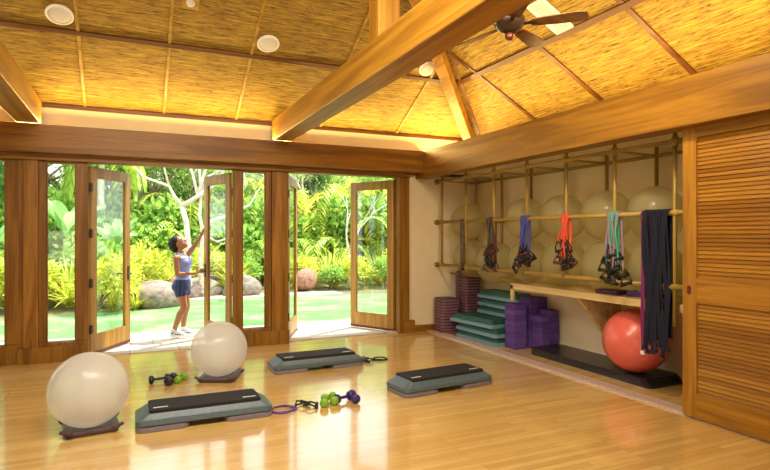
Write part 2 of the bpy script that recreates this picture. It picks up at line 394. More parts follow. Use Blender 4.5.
trim(MB().box(-1.19, -1.03, 8.03, 8.2, 0, 2.51), M['knot'], 'knotty timber post left of the narrow window', bevel=.004)
trim(MB().box(-1.245, -1.19, 8.06, 8.2, 0, 2.51).box(-1.25, -.485, 8.0, 8.06, 0, .19), M['wood_z'], bevel=.004)
trim(MB().box(1.875, 2.03, 8.03, 8.2, 0, 2.51), M['knot'], 'knotty timber post between the doorways', bevel=.004)
trim(MB().box(2.03, 2.12, 8.05, 8.2, 0, 2.51).box(1.33, 2.125, 8.0, 8.06, 0, .19), M['wood_z'], bevel=.004)
trim(MB().box(3.93, 4.11, 8.03, 8.24, 0, 2.51), M['wood_z'], 'timber jamb at the right of the right doorway', bevel=.004)
trim(MB().box(4.0, 4.2, 8.0, 8.1, 0, .2), M['wood_x'], 'wooden plinth block at the foot of the door jamb', bevel=.004)
st('baseboard_back', MB().box(4.2, XC, 8.075, 8.1, 0, .1), M['wood_x'])
st('baseboard_closet', MB().box(XC - .02, XC, .9, 8.08, 0, .08), M['cream'])
trim(MB().box(-.49, 3.93, 8.12, 8.24, 0, .018), M['stone'], 'pale stone threshold of the doorways')
tr = MB().box(4.43, 4.575, .9, 8.02, 0, .008)
tr.box(4.43, 4.448, .9, 8.02, .008, .02).box(4.478, 4.492, .9, 8.02, .008, .02).box(4.518, 4.532, .9, 8.02, .008, .02).box(4.56, 4.578, .9, 8.02, .008, .02)
trim(tr, M['alu'], 'grooved sliding door track set in the floor')
# garden door leaves
def leaf(n, hx, ang, W, label, handle=False, hside=1):
    t = thing('door_%d' % n, label, None, (hx, 8.2, 0), ang, kind='structure')
    z0, z1, sw, th = .045, 2.475, .115, .045
    f = MB().box(0, sw, -th / 2, th / 2, z0, z1).box(W - sw, W, -th / 2, th / 2, z0, z1)
    f.box(sw, W - sw, -th / 2, th / 2, z1 - .125, z1).box(sw, W - sw, -th / 2, th / 2, z0, z0 + .21)
    for q in (-1, 1):
        y = q * .016
        f.box(sw, sw + .014, y - .006, y + .006, z0 + .21, z1 - .125).box(W - sw - .014, W - sw, y - .006, y + .006, z0 + .21, z1 - .125)
        f.box(sw, W - sw, y - .006, y + .006, z0 + .21, z0 + .224).box(sw, W - sw, y - .006, y + .006, z1 - .139, z1 - .125)
    f.build('frame', M['door_z'], t, bevel=.003)
    MB().box(sw, W - sw, -.004, .004, z0 + .21, z1 - .125).build('pane', M['glass'], t)
    MB().box(0, W, -.026, .026, .012, .05).build('sweep', M['pull'], t)
    for z in (.35, .95, 1.6, 2.2):
        MB().box(-.035, .03, -.03, -.018, z - .055, z + .055).cyl((-.015, -.026, z - .06), (-.015, -.026, z + .06), .011, n=8).build('hinge', M['bronze'], t)
    if handle:
        for q in (-1, 1):
            h = MB().box(W - .075, W - .035, q * .022, q * .03, .93, 1.13)
            h.tube([(W - .055, q * .03, 1.02), (W - .055, q * .075, 1.02), (W - .075, q * .08, 1.02), (W - .17, q * .08, 1.02)], .009, 8)
            h.build('handle', M['bronze'], t)
    MB().cyl((W - .05, -.03, .03), (W - .05, -.06, .0), .006, n=6).build('bolt', M['bronze'], t)
    return t
leaf(1, -.48, math.radians(60), .93, 'glazed timber door leaf opened outward at the left side of the left doorway', True)
leaf(2, 1.315, math.radians(107), .86, 'glazed timber door leaf held open by the woman', True)
leaf(3, 2.14, math.radians(66), .9, 'glazed timber door leaf seen almost edge-on at the left of the right doorway', True)
leaf(4, 3.915, math.radians(118), .92, 'glazed timber door leaf opened outward at the right of the right doorway')
# louvered sliding doors
def louver(n, y1, W, x, label):
    t = thing('door_%d' % n, label, None, (x, y1, 0), kind='structure')
    sw, z1 = .13, 2.52
    f = MB().box(0, .045, -sw, 0, .02, z1).box(0, .045, -W, -W + sw, .02, z1)
    for a, b_ in ((2.415, z1), (1.0, 1.214), (.02, .218)): MB().box(.003, .042, -W + sw, -sw, a, b_).build('rail', M['louver_y'], t)
    f.build('frame', M['louver_z'], t, bevel=.003)
    for (a, b_) in ((1.214, 2.415), (.218, 1.0)):
        l = MB(); m = int((b_ - a) / .0335); p = (b_ - a) / m
        for i in range(m):
            z = a + p * (i + .5)
            l.bar((.023, -sw, z), (.023, -W + sw, z), .041, .010, V((-.95, 0, .30)))
        l.build('louver_panel', M['slats'], t)
    cup = MB(); cup.loft([[(-.002 - d, -.065 + r * .018 * math.cos(2 * PI * k / 20), 1.107 + r * (.018 * math.sin(2 * PI * k / 20) + (.022 if math.sin(2 * PI * k / 20) > 0 else -.022))) for k in range(20)] for d, r in ((0, 1), (.002, 1), (.002, .8), (-.003, .7))])
    cup.build('finger_pull', M['pull'], t)
    return t
louver(5, 3.34, 1.22, 4.385, 'louvered timber sliding door at the right of the storage recess')
louver(6, 2.2, 1.22, 4.44, 'second louvered sliding door beyond the first, at the frame edge')

# ------------------------------------------------------------------ CEILING FITTINGS
def slope_frame(p, n):
    z = V(n).normalized(); x = V((1, 0, 0)) if abs(z.x) < .2 else V((0, 1, 0)); x = (x - z * x.dot(z)).normalized(); y = z.cross(x)
    m = Matrix((x, y, z)).transposed().to_4x4(); m.translation = V(p); return m
def speaker():
    t = thing('ceiling_speaker', '', 'speaker')
    MB().lathe([(.135, 0), (.137, .012), (.125, .02), (.113, .014), (.113, 0)], 32).build('rim', M['white'], t, smooth=True)
    MB().lathe([(.113, .004), (.11, .014), (.06, .018), (.001, .018)], 32).build('grille', M['grille'], t, smooth=True)
    return t
sp = speaker(); slabs = [((-.68, 6.81), 'round white ceiling speaker nearest the far left beam'), ((1.54, 6.80), 'round white ceiling speaker left of the big tie beam'), ((3.79, 6.83), 'round white ceiling speaker between the tie beam and the corner rafter')]
for i, ((x, y), l) in enumerate(slabs):
    o = sp if i == 0 else dup(sp, (0, 0, 0)); o['label'] = l; o['group'] = 'round speakers set in the matting ceiling'
    o.matrix_world = slope_frame(V((x, y, zb(y))) + nb * .002, nb)
t = thing('ceiling_sensor', 'small square grey fitting at the top edge of the ceiling, left of the middle batten', 'sensor'); t.matrix_world = slope_frame(V((.6, 6.42, zb(6.42))), nb)
MB().box(-.09, .09, -.09, .09, 0, .03).build('housing', M['batten_x'], t, bevel=.008); MB().lathe([(.05, .03), (.045, .045), (.001, .048)], 20).build('lens', M['grille'], t, smooth=True)
t = thing('ceiling_vent', 'white rectangular air vent on the slope behind the ceiling fan', 'vent'); mw = slope_frame(V((4.1, 4.69, zr(4.1))) + nr * .004, nr); t.matrix_world = mw
# local x is along the eave (world y), local y up the slope
MB().box(-.13, .13, -.25, -.215, 0, .02).box(-.13, .13, .215, .25, 0, .02).box(-.13, -.095, -.215, .215, 0, .02).box(.095, .13, -.215, .215, 0, .02).build('frame', M['white'], t, bevel=.003)
g = MB()
for i in range(13): g.bar((-.095, -.2 + i * .0333, .01), (.095, -.2 + i * .0333, .01), .024, .003, (0, .5, 1))
g.box(-.095, .095, -.215, .215, 0, .003); g.build('grille', M['white'], t)
# fan
t = thing('ceiling_fan', 'dark bronze five-blade ceiling fan hanging beside the big tie beam', 'fan', (3.07, 4.05, 3.45))
ztop = zr(3.07) - 3.45
MB().cyl((0, 0, .1), (0, 0, ztop + .02), .016, n=12).build('downrod', M['bronze'], t, smooth=True)
MB().lathe([(.02, .12), (.035, .13), (.05, .30), (.075, .42), (.001, .43)], 20).build('canopy', M['dark_z'], t, smooth=True)
MB().lathe([(.001, -.075), (.05, -.07), (.10, -.045), (.125, -.01), (.14, .02), (.14, .05), (.11, .085), (.06, .11), (.02, .13), (.001, .13)], 28).build('motor', M['bronze'], t, smooth=True)
MB().lathe([(.001, -.135), (.03, -.13), (.04, -.10), (.03, -.075), (.001, -.07)], 20).build('switch_cup', M['pull'], t, smooth=True)
for k_ in range(5):
    a = math.radians(-44.6 + 72 * k_); d = V((math.cos(a), math.sin(a), 0)); w = V((-math.sin(a), math.cos(a), -.24)).normalized(); nn = d.cross(w)
    rg = []
    for r_, hw in ((.19, .045), (.24, .055), (.40, .066), (.56, .072), (.63, .066), (.655, .045), (.665, .015)):
        p = d * r_; rg.append([p + w * hw + nn * .004, p - w * hw + nn * .004, p - w * hw - nn * .004, p + w * hw - nn * .004])
    b_ = MB().loft(rg).build('blade', M['fan_blade'], t)
    MB().bar(d * .1, d * .24, .035, .012, nn).build('blade_bracket', M['bronze'], b_)

# ------------------------------------------------------------------ STORAGE RACK
RX, RR = 4.65, 5.33
UY = [3.62 + .715 * i for i in range(7)]; UR = [3.67 + .71 * i for i in range(7)]
t = thing('storage_rack', 'bamboo pole storage rack holding exercise balls in the recess', 'rack', (RX, 5.8, 0))
def L(x, y, z): return (x - RX, y - 5.8, z)
for i, y in enumerate(UY):
    u = MB(); u.cyl(L(RX, y, 1.06 if i not in (0,) else .72), L(RX, y, 2.6), .019, n=12).lathe([(.032, 2.58), (.045, 2.6)], 12, L(RX, y, 0)); u.cyl(L(RX, y, 2.415), L(RX, y, 2.5), .03, n=12)
    u.build('upright', M['bamboo_z'], t, smooth=True)
for y in UR:
    MB().cyl(L(RR, y, 1.0), L(RR, y, 2.6), .022, n=12).build('upright', M['bamboo_z'], t, smooth=True)
for z, r_ in ((2.46, .023), (1.79, .024), (1.09, .026)):
    ry = MB().cyl(L(RX, 3.45, z), L(RX, 8.1, z), r_, n=12)
    for y in UY: ry.cyl(L(RX, y - .04, z), L(RX, y + .04, z), r_ + .008, n=12)
    ry.cyl(L(RX, 8.08, z), L(RX, 8.1, z), .045, n=14); ry.build('rail', M['bamboo_y'], t, smooth=True)
    MB().cyl(L(RR, 3.45, z), L(RR, 8.1, z), .02, n=12).build('rail', M['bamboo_y'], t, smooth=True)
for z in (2.46, 1.49, .90):
    for y in UY:
        if z > 2 : MB().cyl(L(RX, y, z), L(XC, y + .05, z), .014, n=10).build('cross_bar', M['bamboo_x'], t, smooth=True)
# cradle rails that the balls rest on
for x in (4.93, 5.11): MB().cyl(L(x, 6.2, .935), L(x, 8.1, .935), .013, n=8).build('cradle_rail', M['bamboo_y'], t, smooth=True)
# frosted balls
bal = MB().ball((0, 0, 0), .292, 40, 24).build('exercise_ball', M['frost'], smooth=True)
MB().cyl((0, 0, -.2925), (0, 0, -.284), .012, n=10).build('valve', M['grille'], bal)
rows = [((4.13, 4.79, 5.52, 6.24, 7.69), 1.80, 'upper'), ((4.13, 4.80, 5.50, 6.18, 6.87, 7.62), 1.22, 'lower')]
first = True; where = ['nearest the navy straps', 'behind the teal bands', 'behind the red bands', 'behind the blue bands', 'at the wall end', 'at the wall end']
for ys, z, rn in rows:
    for j, y in enumerate(ys):
        if first: o = bal; first = False; o.location = (5.02, y, z)
        else: o = dup(bal, (5.02, y, z), .3 * j)
        w = where[j] if not (rn == 'lower' and j == 4) else 'bulging behind the black maroon-grip bands'
        tag(o, 'frosted exercise ball on the %s rack level, %s' % (rn, w), 'exercise ball', 'frosted exercise balls stored on the rack')
        if rn == 'lower' and j == 4: o.location = (4.99, 6.90, 1.16); o.scale = (1.06,) * 3

# resistance bands hanging in bunches
def tube_mat(n, c): return plain(n, c, .4, var=.05)
BC = {'maroon': tube_mat('maroon_nylon', (.10, .012, .02)), 'brown': tube_mat('brown_strap', (.11, .05, .035)), 'olive': tube_mat('olive_tube', (.07, .07, .03)), 'black': M['black_rubber'],
      'blue': tube_mat('blue_tube', (.03, .08, .36)), 'violet': tube_mat('violet_tube', (.10, .04, .34)), 'red': tube_mat('red_tube', (.72, .09, .04)), 'teal': tube_mat('teal_tube', (.06, .38, .28)), 'lilac': tube_mat('lilac_tube', (.30, .22, .34)),
      'magenta': tube_mat('magenta_strap', (.16, .01, .12))}
rnd = random.Random(5)
def hband(y, col, grip, label, group, drop_=.55, side=0, seed=0):
    """one tube folded over the mid rail; a handle at each end"""
    r = random.Random(seed); t = thing('resistance_band', label, 'resistance band', (RX, y, 1.79), 0, group)
    for q in (-1, 1):
        pass
    xo = .034; a, b_ = drop_ * r.uniform(.45, 1.0), drop_ * r.uniform(.5, 1.0); dy = r.uniform(-.07, .07)
    pts = []
    for k_ in range(8): u = 1 - k_ / 7; pts.append((-xo - .01 * math.sin(u * 5 + seed), dy * u + .006 * math.sin(u * 9 + seed), -a * u))
    for k_ in range(1, 6): g_ = PI * k_ / 6; pts.append((-xo * math.cos(g_), 0, xo * math.sin(g_)))
    dy2 = r.uniform(-.09, .09)
    for k_ in range(8): u = k_ / 7; pts.append((xo * (1 - u) - u * .02 + .0, .0 + dy2 * u, -b_ * u if u < .1 else -b_ * u))
    MB().tube(pts, .0115, 6).build('tube', BC[col], t, smooth=True)
    for p, q in ((pts[0], -1), (pts[-1], 1)):
        p = V(p); an = r.uniform(-1, 1); d = V((r.uniform(-.3, .3), math.sin(an) * .8, -1)).normalized(); w = V((r.uniform(-.5, .2), math.cos(an), math.sin(an) * .5)).normalized()
        e = p + d * .12; hw = .06
        if e.x > .02: e.x = .02
        A_, B_ = e + w * hw, e - w * hw
        MB().tube([p, p + (A_ - p) * .55 + w * .012, A_], 0.010, 6, flat=.6).tube([p, p + (B_ - p) * .55 - w * .012, B_], .010, 6, flat=.6).ball(p, .013, 8, 6).build('handle_strap', BC['black'] if grip != 'maroon' or r.random() < .5 else BC['maroon'], t, smooth=True)
        MB().cyl(A_, B_, .019, n=10).build('handle_grip', BC[grip], t, smooth=True)
    return t
bunches = [
 (6.53, [('maroon', 'maroon'), ('olive', 'black'), ('olive', 'maroon'), ('black', 'black'), ('olive', 'black'), ('maroon', 'maroon'), ('black', 'maroon')], 'dark tube band with black and maroon grips, in the second bunch from the wall', .60),
 (5.79, [('violet', 'black'), ('blue', 'black'), ('blue', 'maroon'), ('blue', 'black'), ('violet', 'maroon'), ('violet', 'black'), ('blue', 'black'), ('violet', 'black')], 'blue and violet bands bunch', .58),
 (5.05, [('red', 'maroon'), ('red', 'black'), ('red', 'maroon'), ('red', 'maroon'), ('red', 'black'), ('red', 'black')], 'red bands bunch', .50),
 (4.34, [('lilac', 'black'), ('teal', 'black'), ('teal', 'black'), ('lilac', 'black'), ('teal', 'black'), ('teal', 'black'), ('lilac', 'black'), ('lilac', 'black')], 'teal and lilac bands bunch', .62)]
sd = 1
for y, specs, desc, dp in bunches:
    for i, (c_, g_) in enumerate(specs):
        sd += 1
        cn = {'olive': 'dark olive', 'maroon': 'maroon', 'black': 'black', 'blue': 'blue', 'violet': 'violet', 'red': 'bright red', 'teal': 'teal', 'lilac': 'pale lilac'}[c_]
        wh = {6.53: 'second bunch from the garden wall', 5.79: 'bunch above the bench end', 5.05: 'red bunch on the rack', 4.34: 'bunch next to the navy straps'}[y]
        hband(y + (i - (len(specs) - 1) / 2) * .018, c_, g_, '%s resistance tube with %s grips hanging in the %s' % (cn, g_, wh), 'resistance bands, ' + wh, dp, 0, sd)
for i in range(4):   # long brown straps at the wall end
    t = thing('exercise_strap', 'long brown woven strap hanging from the rack nearest the garden wall', 'strap', (RX, 7.22 + .026 * i, 1.79), 0, 'brown straps on the rack')
    r = random.Random(i); dz = .72 if i < 2 else 1.3; pts = []
    for k_ in range(9): u = 1 - k_ / 8; pts.append((-.035, .01 * math.sin(u * 7 + i) + (-.02 + .012 * i) * u, -dz * u))
    for k_ in range(1, 6): g_ = PI * k_ / 6; pts.append((-.035 * math.cos(g_), 0, .035 * math.sin(g_)))
    for k_ in range(7): u = k_ / 6; pts.append((.035 - .06 * u, .008 * math.sin(u * 6), -.7 * u))
    MB().tube(pts, .014 if i < 2 else .008, 6, flat=.4).build('webbing', BC['brown' if i < 2 else 'black'], t, smooth=True)
    MB().box(-.055, -.025, -.018, .018, -dz - .03, -dz + .01).build('buckle', M['bronze'], t, bevel=.003)
def nstrap(y, i, m, zb_, label, x=-.036):
    t = thing('stretch_strap', label, 'strap', (RX, y, 1.79), 0, 'navy stretch straps at the near end of the rack'); pts = []
    for k_ in range(13): u = 1 - k_ / 12; pts.append((x - .008 * math.sin(u * 8 + i * 1.7), .010 * math.sin(u * 6 + i) , -zb_ * u))
    for k_ in range(1, 6): g_ = PI * k_ / 6; pts.append((x * math.cos(g_), 0, -x * math.sin(g_)))
    for k_ in range(9): u = k_ / 8; pts.append((-x * (1 - .6 * u), .01 * math.sin(u * 5 + i), -(zb_ * .93) * u))
    bm = MB(); base = len(bm.v); hw = .0165
    for k_, p in enumerate(pts):
        tw = .5 * math.sin(k_ * .45 + i * 2)
        dx, dy = math.sin(tw) * hw, math.cos(tw) * hw
        a = V(pts[max(k_ - 1, 0)]); b_ = V(pts[min(k_ + 1, len(pts) - 1)]); dd = (b_ - a).normalized(); n_ = V((0, 1, 0)).cross(dd) * .003
        p = V(p); bm.v += [tuple(p + V((dx, dy, 0)) + n_), tuple(p - V((dx, dy, 0)) + n_), tuple(p - V((dx, dy, 0)) - n_), tuple(p + V((dx, dy, 0)) - n_)]
    n = len(pts)
    for k_ in range(n - 1):
        for q in range(4): q2 = (q + 1) % 4; bm.f.append((k_ * 4 + q, k_ * 4 + q2, k_ * 4 + 4 + q2, k_ * 4 + 4 + q))
    bm.f += [(3, 2, 1, 0), tuple((n - 1) * 4 + q for q in range(4))]
    bm.build('webbing', m, t)
    MB().box(pts[0][0] - .012, pts[0][0] + .012, -.02, .02, -zb_ - .035, -zb_ + .005).build('end_loop', m if m is M['navy'] else M['logo'], t, bevel=.004)
    return t
nstrap(3.955, 20, BC['magenta'], 1.36, 'magenta-purple stretch strap with a white tag, at the edge of the navy straps')
for i in range(9):
    nstrap(3.925 - .032 * i, i, M['navy'], 1.30 + .05 * math.sin(i * 2.3), 'long navy stretch strap hanging in the thick bunch by the louvered door')

# ------------------------------------------------------------------ BENCH
t = thing('storage_bench', 'pale plywood bench running under the ball rack', 'bench', (4.72, 6.2, 0))
MB().box(0, .70, -2.95, 0, .905, .925).box(0, .03, -2.95, 0, .845, .905).build('bench_top', M['ply'], t, bevel=.003)
MB().box(0, .03, -.05, 0, .69, .905).build('end_cleat', M['ply'], t, bevel=.002)
for y in (-1.2, -2.6):
    MB().prism([(.03, .905), (.70, .905), (.70, .18), (.64, .18), (.03, .84)], 1, y - .05, y).build('bracket', M['ply'], t, bevel=.002)
tag(MB().prism([(-.16, 0), (.16, 0), (.165, .022), (.16, .044), (-.16, .044), (-.165, .022)], 0, -.10, .10).build('folded_mat', plain('plum_mat', (.06, .012, .07), .6), bevel=.008), 'small dark plum folded mat on the bench below the teal bands', 'mat').location = (4.90, 4.60, .926)
tag(MB().prism([(-.19, 0), (.19, 0), (.195, .03), (.18, .058), (-.18, .058), (-.195, .03)], 0, -.12, .12).build('folded_mat', plain('violet_mat', (.075, .025, .17), .6), bevel=.01), 'violet folded mat on the bench beside the navy straps', 'mat').location = (4.96, 4.17, .926)

# ------------------------------------------------------------------ STACKS
ORD = ['lowest', 'second', 'third', 'fourth', 'fifth', 'sixth', 'seventh', 'eighth', 'ninth', 'tenth', 'eleventh', 'twelfth'] + [None] * 20
def riser_proto():
    t = thing('step_riser', '', 'step riser')
    MB().loft([rrect(.31, .33, .05, 0), rrect(.325, .345, .055, .004), rrect(.325, .345, .055, .026), rrect(.30, .32, .05, .034)]).build('body', M['mauve'], t)
    MB().loft([rrect(.30, .32, .05, .034), rrect(.30, .32, .05, .046)]).build('lip', plain('mauve_dark', (.05, .02, .035), .5), t)
    return t
rp = riser_proto(); used = False
def place_riser(x, y, z, rz, label, grp):
    global used
    if not used: used = True; rp.location = (x, y, z); rp.rotation_euler = (0, 0, rz); rp['label'] = label; rp['group'] = grp; return rp
    return dup(rp, (x, y, z), rz, label, grp)
rr_ = random.Random(3)
N1 = 12
for i in range(N1):
    nm = 'topmost' if i == N1 - 1 else (ORD[i] if i == 0 else ORD[i] + ' from the floor')
    place_riser(4.69, 7.84, .0465 * i, -.10 + rr_.uniform(-.02, .02), 'mauve plastic step riser, %s, in the short stack against the garden wall' % nm, 'mauve risers in the short stack')
N2 = 21
for i in range(N2):
    nm = 'topmost' if i == N2 - 1 else '%d from the top' % (N2 - i)
    place_riser(5.12, 7.86, .0465 * i, rr_.uniform(-.02, .02), 'mauve plastic step riser, %s, in the tall stack behind' % nm, 'mauve risers in the tall stack')
def platform(L_, Wd, H, body, top, name='step_platform', label='', cat='step platform'):
    t = thing(name, label, cat)
    MB().loft([rrect(L_, Wd, .05, 0), rrect(L_, Wd, .05, H * .36), rrect(L_ - .03, Wd - .03, .045, H * .42)]).build('skirt', body, t)
    MB().loft([rrect(L_ - .05, Wd - .05, .045, H * .40), rrect(L_ - .07, Wd - .06, .045, H * .75), rrect(L_ - .12, Wd - .09, .03, H * .90), rrect(L_ - .13, Wd - .10, .03, H)]).build('top_mat', top, t)
    return t
tp = platform(1.0, .37, .118, M['teal_side'], M['teal'])
H_ = .12
spots = [(4.83, 6.97, 0, .06, 'lowest in the front pile'), (4.83, 6.98, 1, .05, 'middle of the front pile'), (4.80, 7.08, 2, .10, 'askew on top of the front pile')]
spots += [(5.20, 6.96, i, (0, .01, -.01, .02, 0, .01)[i], ['lowest', 'second from the floor', 'third from the floor', 'fourth from the floor', 'second from the top', 'topmost'][i] + ' in the rear pile') for i in range(6)]
for i, (x, y, lv, rz, l) in enumerate(spots):
    o = tp if i == 0 else dup(tp, (0, 0, 0)); o.location = (x, y, lv * H_); o.rotation_euler = (0, 0, PI / 2 + rz)
    tag(o, 'teal aerobic step platform, %s beside the purple blocks' % l, None, 'teal step platforms piled in the recess')
bk = MB().box(-.105, .105, -.112, .112, 0, .0765).build('yoga_block', M['foam'], bevel=.006)
tag(bk, '', 'yoga block'); first = True
cols = [(4.915, 6.335, 8, 'tall front stack beside the teal platforms', -.05), (5.150, 6.095, 6, 'low stack beside the black mats', .0), (5.37 - .055, 6.35, 9, 'rear stack in the corner under the bench', 0), (5.085, 6.345, 9, 'rear stack behind the low ones', 0)]
cols = [(4.915, 6.335, 8, 'in the front stack beside the teal platforms', -.04), (5.15, 6.09, 6, 'in the low stack beside the black mats', 0), (5.30, 6.09, 7, 'in the front wall-side stack by the mats', 0), (5.15, 6.335, 9, 'in the rear stack behind the low one', 0), (5.305, 6.335, 9, 'in the rear wall-side stack', 0)]
rb = random.Random(8)
for (x, y, n, w, rz) in cols:
    for i in range(n):
        nm = 'topmost' if i == n - 1 else ('lowest' if i == 0 else ORD[i] + ' from the floor')
        o = bk if first else bk.copy()
        if not first: C.objects.link(o)
        first = False; o.location = (x, y, .078 * i); o.rotation_euler = (0, 0, rz + rb.uniform(-.015, .015))
        if x > 5.05: o.scale = (.68, 1, 1)
        o['label'] = 'purple yoga block, %s, %s' % (nm, w); o['group'] = 'purple yoga blocks ' + w; o['category'] = 'yoga block'
# black mats on the recess floor
for i in range(4):
    m_ = MB().loft([rrect(.55 - .006 * i, 1.90 - .02 * i, .07, z_, 5) for z_ in (0, .004, .017, .0205)]).build('exercise_mat', M['mat_black'])
    m_.location = (5.11, 5.0 + .012 * i, .021 * i)
    tag(m_, 'black vinyl exercise mat, %s in the flat pile under the red ball' % ['lowest', 'second from the floor', 'third from the floor', 'topmost'][i], 'mat', 'black mats in the recess')
o = MB().ball((0, 0, 0), .345, 48, 30).build('exercise_ball', M['red_ball'], smooth=True); o.location = (5.03, 4.40, .084 + .345)
tag(o, 'big red exercise ball sitting on the black mats under the bench', 'exercise ball')
MB().cyl((0, .346, 0), (0, .336, 0), .012, n=10).build('valve', M['white'], o)

# ------------------------------------------------------------------ FLOOR THINGS
def aerobic_step():
    t = thing('aerobic_step', '', 'aerobic step'); Lg, Wd = 1.10, .41
    MB().loft([rrect(Lg, Wd, .06, .052), rrect(Lg + .004, Wd + .004, .06, .058), rrect(Lg, Wd, .06, .088), rrect(Lg - .03, Wd - .03, .05, .096), rrect(Lg - .20, Wd - .10, .03, .148)]).build('deck', M['step_body'], t)
    MB().loft([rrect(Lg - .20, Wd - .085, .02, .128), rrect(Lg - .20, Wd - .085, .02, .160), rrect(Lg - .215, Wd - .10, .02, .165)]).build('top_mat', M['mat_top'], t)
    for q in (-1, 1): MB().box(q * .36 - .055, q * .36 + .055, -.105, -.085, .1648, .166).build('printed_patch', M['logo'], t)
    for q in (-1, 1):
        MB().loft([rrect(.40, Wd - .01, .055, 0, cx=q * .345), rrect(.41, Wd, .06, .006, cx=q * .345), rrect(.41, Wd, .06, .038, cx=q * .345), rrect(.38, Wd - .03, .05, .046, cx=q * .345), rrect(.34, Wd - .06, .05, .053, cx=q * .345)]).build('riser', M['step_riser'], t)
    MB().box(-.16, .16, -.16, .16, .046, .056).build('underside', M['mat_top'], t)
    return t
s1 = aerobic_step(); G_ = 'aerobic steps laid out on the floor'
s1.location = (.59, 5.03, 0); tag(s1, 'grey-green aerobic step with black mat, on the floor beside the front exercise ball', None, G_)
dup(s1, (2.03, 6.43, 0), .02, 'grey-green aerobic step with black mat, farthest one, in front of the doorway', G_)
dup(s1, (2.94, 5.04, 0), .09, 'grey-green aerobic step with black mat, nearest the storage recess', G_)
def ballbase():
    t = thing('ball_base', '', 'ball base')
    def ring(w, z, r=.04): return rrect(w, w, r, z, 3)
    MB().loft([ring(.33, 0), ring(.37, .006), ring(.40, .035), ring(.39, .045), ring(.30, .04), ring(.25, .022)]).build('tray', M['ball_base'], t)
    for sx, sy in ((1, 1), (1, -1), (-1, 1), (-1, -1)):
        a = math.atan2(sy, sx)
        MB().bar(V((sx * .16, sy * .16, .03)), V((sx * .195, sy * .195, .058)), .10, .028, (math.cos(a) * -.6, math.sin(a) * -.6, .8)).build('corner_ear', M['ball_base'], t, bevel=.01, seg=3)
    return t
b1 = ballbase(); b1.location = (-.29, 5.13, 0); b1.rotation_euler = (0, 0, .12); tag(b1, 'dark plum ball base under the front left pearly ball', None, 'ball bases')
dup(b1, (.90, 6.33, 0), -.43, 'dark plum ball base under the farther pearly ball', 'ball bases')
pb = MB().ball((0, 0, 0), .298, 64, 40).build('exercise_ball', M['pearl'], smooth=True); pb.location = (-.30, 5.10, .330)
MB().lathe([(.016, -.298), (.016, -.292), (.001, -.29)], 12).build('valve', M['white'], pb)
tag(pb, 'pearly translucent exercise ball at the front left of the floor', 'exercise ball', 'pearly exercise balls on the floor')
dup(pb, (.89, 6.31, .335), .5, 'pearly translucent exercise ball on a base in front of the left doorway', 'pearly exercise balls on the floor')
def dumbbell(mat, loc, rz, label, grp, s=1.0, tilt=0):
    t = thing('dumbbell', label, 'dumbbell', loc, rz, grp); L2, R_ = .058 * s, .042 * s; t.rotation_euler = (0, tilt, rz)
    MB().tube([(-L2, 0, R_), (-L2 * .5, 0, R_), (0, 0, R_), (L2 * .5, 0, R_), (L2, 0, R_)], [.012 * s, .013 * s, .016 * s, .013 * s, .012 * s], 12).build('grip', mat, t, smooth=True)
    for q in (-1, 1):
        h = MB(); n = 6; rg = []
        for x_, r_ in ((0, .55), (.006, .9), (.018, 1.0), (.03, 1.0), (.042, .9), (.048, .55)):
            rg.append([(q * (L2 - .006 + x_ * s), R_ * r_ * math.cos(2 * PI * (k_ + .5) / 12) * (1.0), R_ + R_ * r_ * math.sin(2 * PI * (k_ + .5) / 12)) for k_ in range(12)])
        h.loft(rg).build('head', mat, t, smooth=True)
    return t
g1, g2 = 'dumbbells beside the farther ball', 'dumbbells between the steps'
dumbbell(M['db_black'], (.285, 6.42, 0), .15, 'black dumbbell, leftmost beside the farther ball', g1, 1.05)
dumbbell(M['db_black'], (.395, 6.33, 0), 1.25, 'black dumbbell lying next to the green one near the farther ball', g1, 1.15)
dumbbell(M['db_green'], (.475, 6.48, 0), .35, 'lime green dumbbell beside the black pair, rearmost', g1, .95)
dumbbell(M['db_green'], (.50, 6.36, 0), 1.0, 'lime green dumbbell beside the black pair, in front', g1, .95)
dumbbell(M['db_green'], (1.645, 4.94, 0), 1.2, 'lime green dumbbell beside the coiled tube', g2, 1.0)
dumbbell(M['db_green'], (1.74, 4.97, 0), 1.35, 'lime green dumbbell touching the navy ones', g2, 1.0)
dumbbell(M['db_navy'], (1.84, 4.96, 0), .35, 'navy dumbbell lying flat right of the green pair', g2, 1.05)
dumbbell(M['db_navy'], (1.935, 4.94, .0), 1.45, 'navy dumbbell at the right end of the group', g2, 1.05)
def floorband(loc, rz, col, label, s=1.0, seed=1):
    t = thing('resistance_band', label, 'resistance band', loc, rz, 'resistance tubes coiled on the floor'); r = random.Random(seed); pts = []
    for k_ in range(56):
        a = 2 * PI * 2.2 * k_ / 55; rx = (.13 - .03 * k_ / 55) * s; pts.append((-.08 + rx * math.cos(a) + .006 * math.sin(a * 2.3), (.11 - .02 * k_ / 55) * s * math.sin(a), .008 + .012 * k_ / 55))
    MB().tube(pts, .0065, 7).build('tube', BC[col], t, smooth=True)
    for q, (cx_, cy_, an) in enumerate(((.10 * s, .02, .3), (.16 * s, -.02, -.5))):
        d = V((math.cos(an), math.sin(an), 0)); w = V((-math.sin(an), math.cos(an), 0)); p = V((cx_ - .05, cy_, .02)); e = p + d * .12
        MB().tube([p, p + d * .06 + w * .05 + V((0, 0, .02)), e + w * .05], .008, 6).tube([p, p + d * .06 - w * .05 + V((0, 0, .025)), e - w * .05], .008, 6).build('handle_strap', BC['black'], t, smooth=True)
        MB().cyl(e + w * .058, e - w * .058, .016, n=10).build('handle_grip', BC['black'], t, smooth=True)
    return t
floorband((1.33, 4.95, 0), .15, 'violet', 'violet tube band coiled on the floor between the front steps', 1.0, 1)
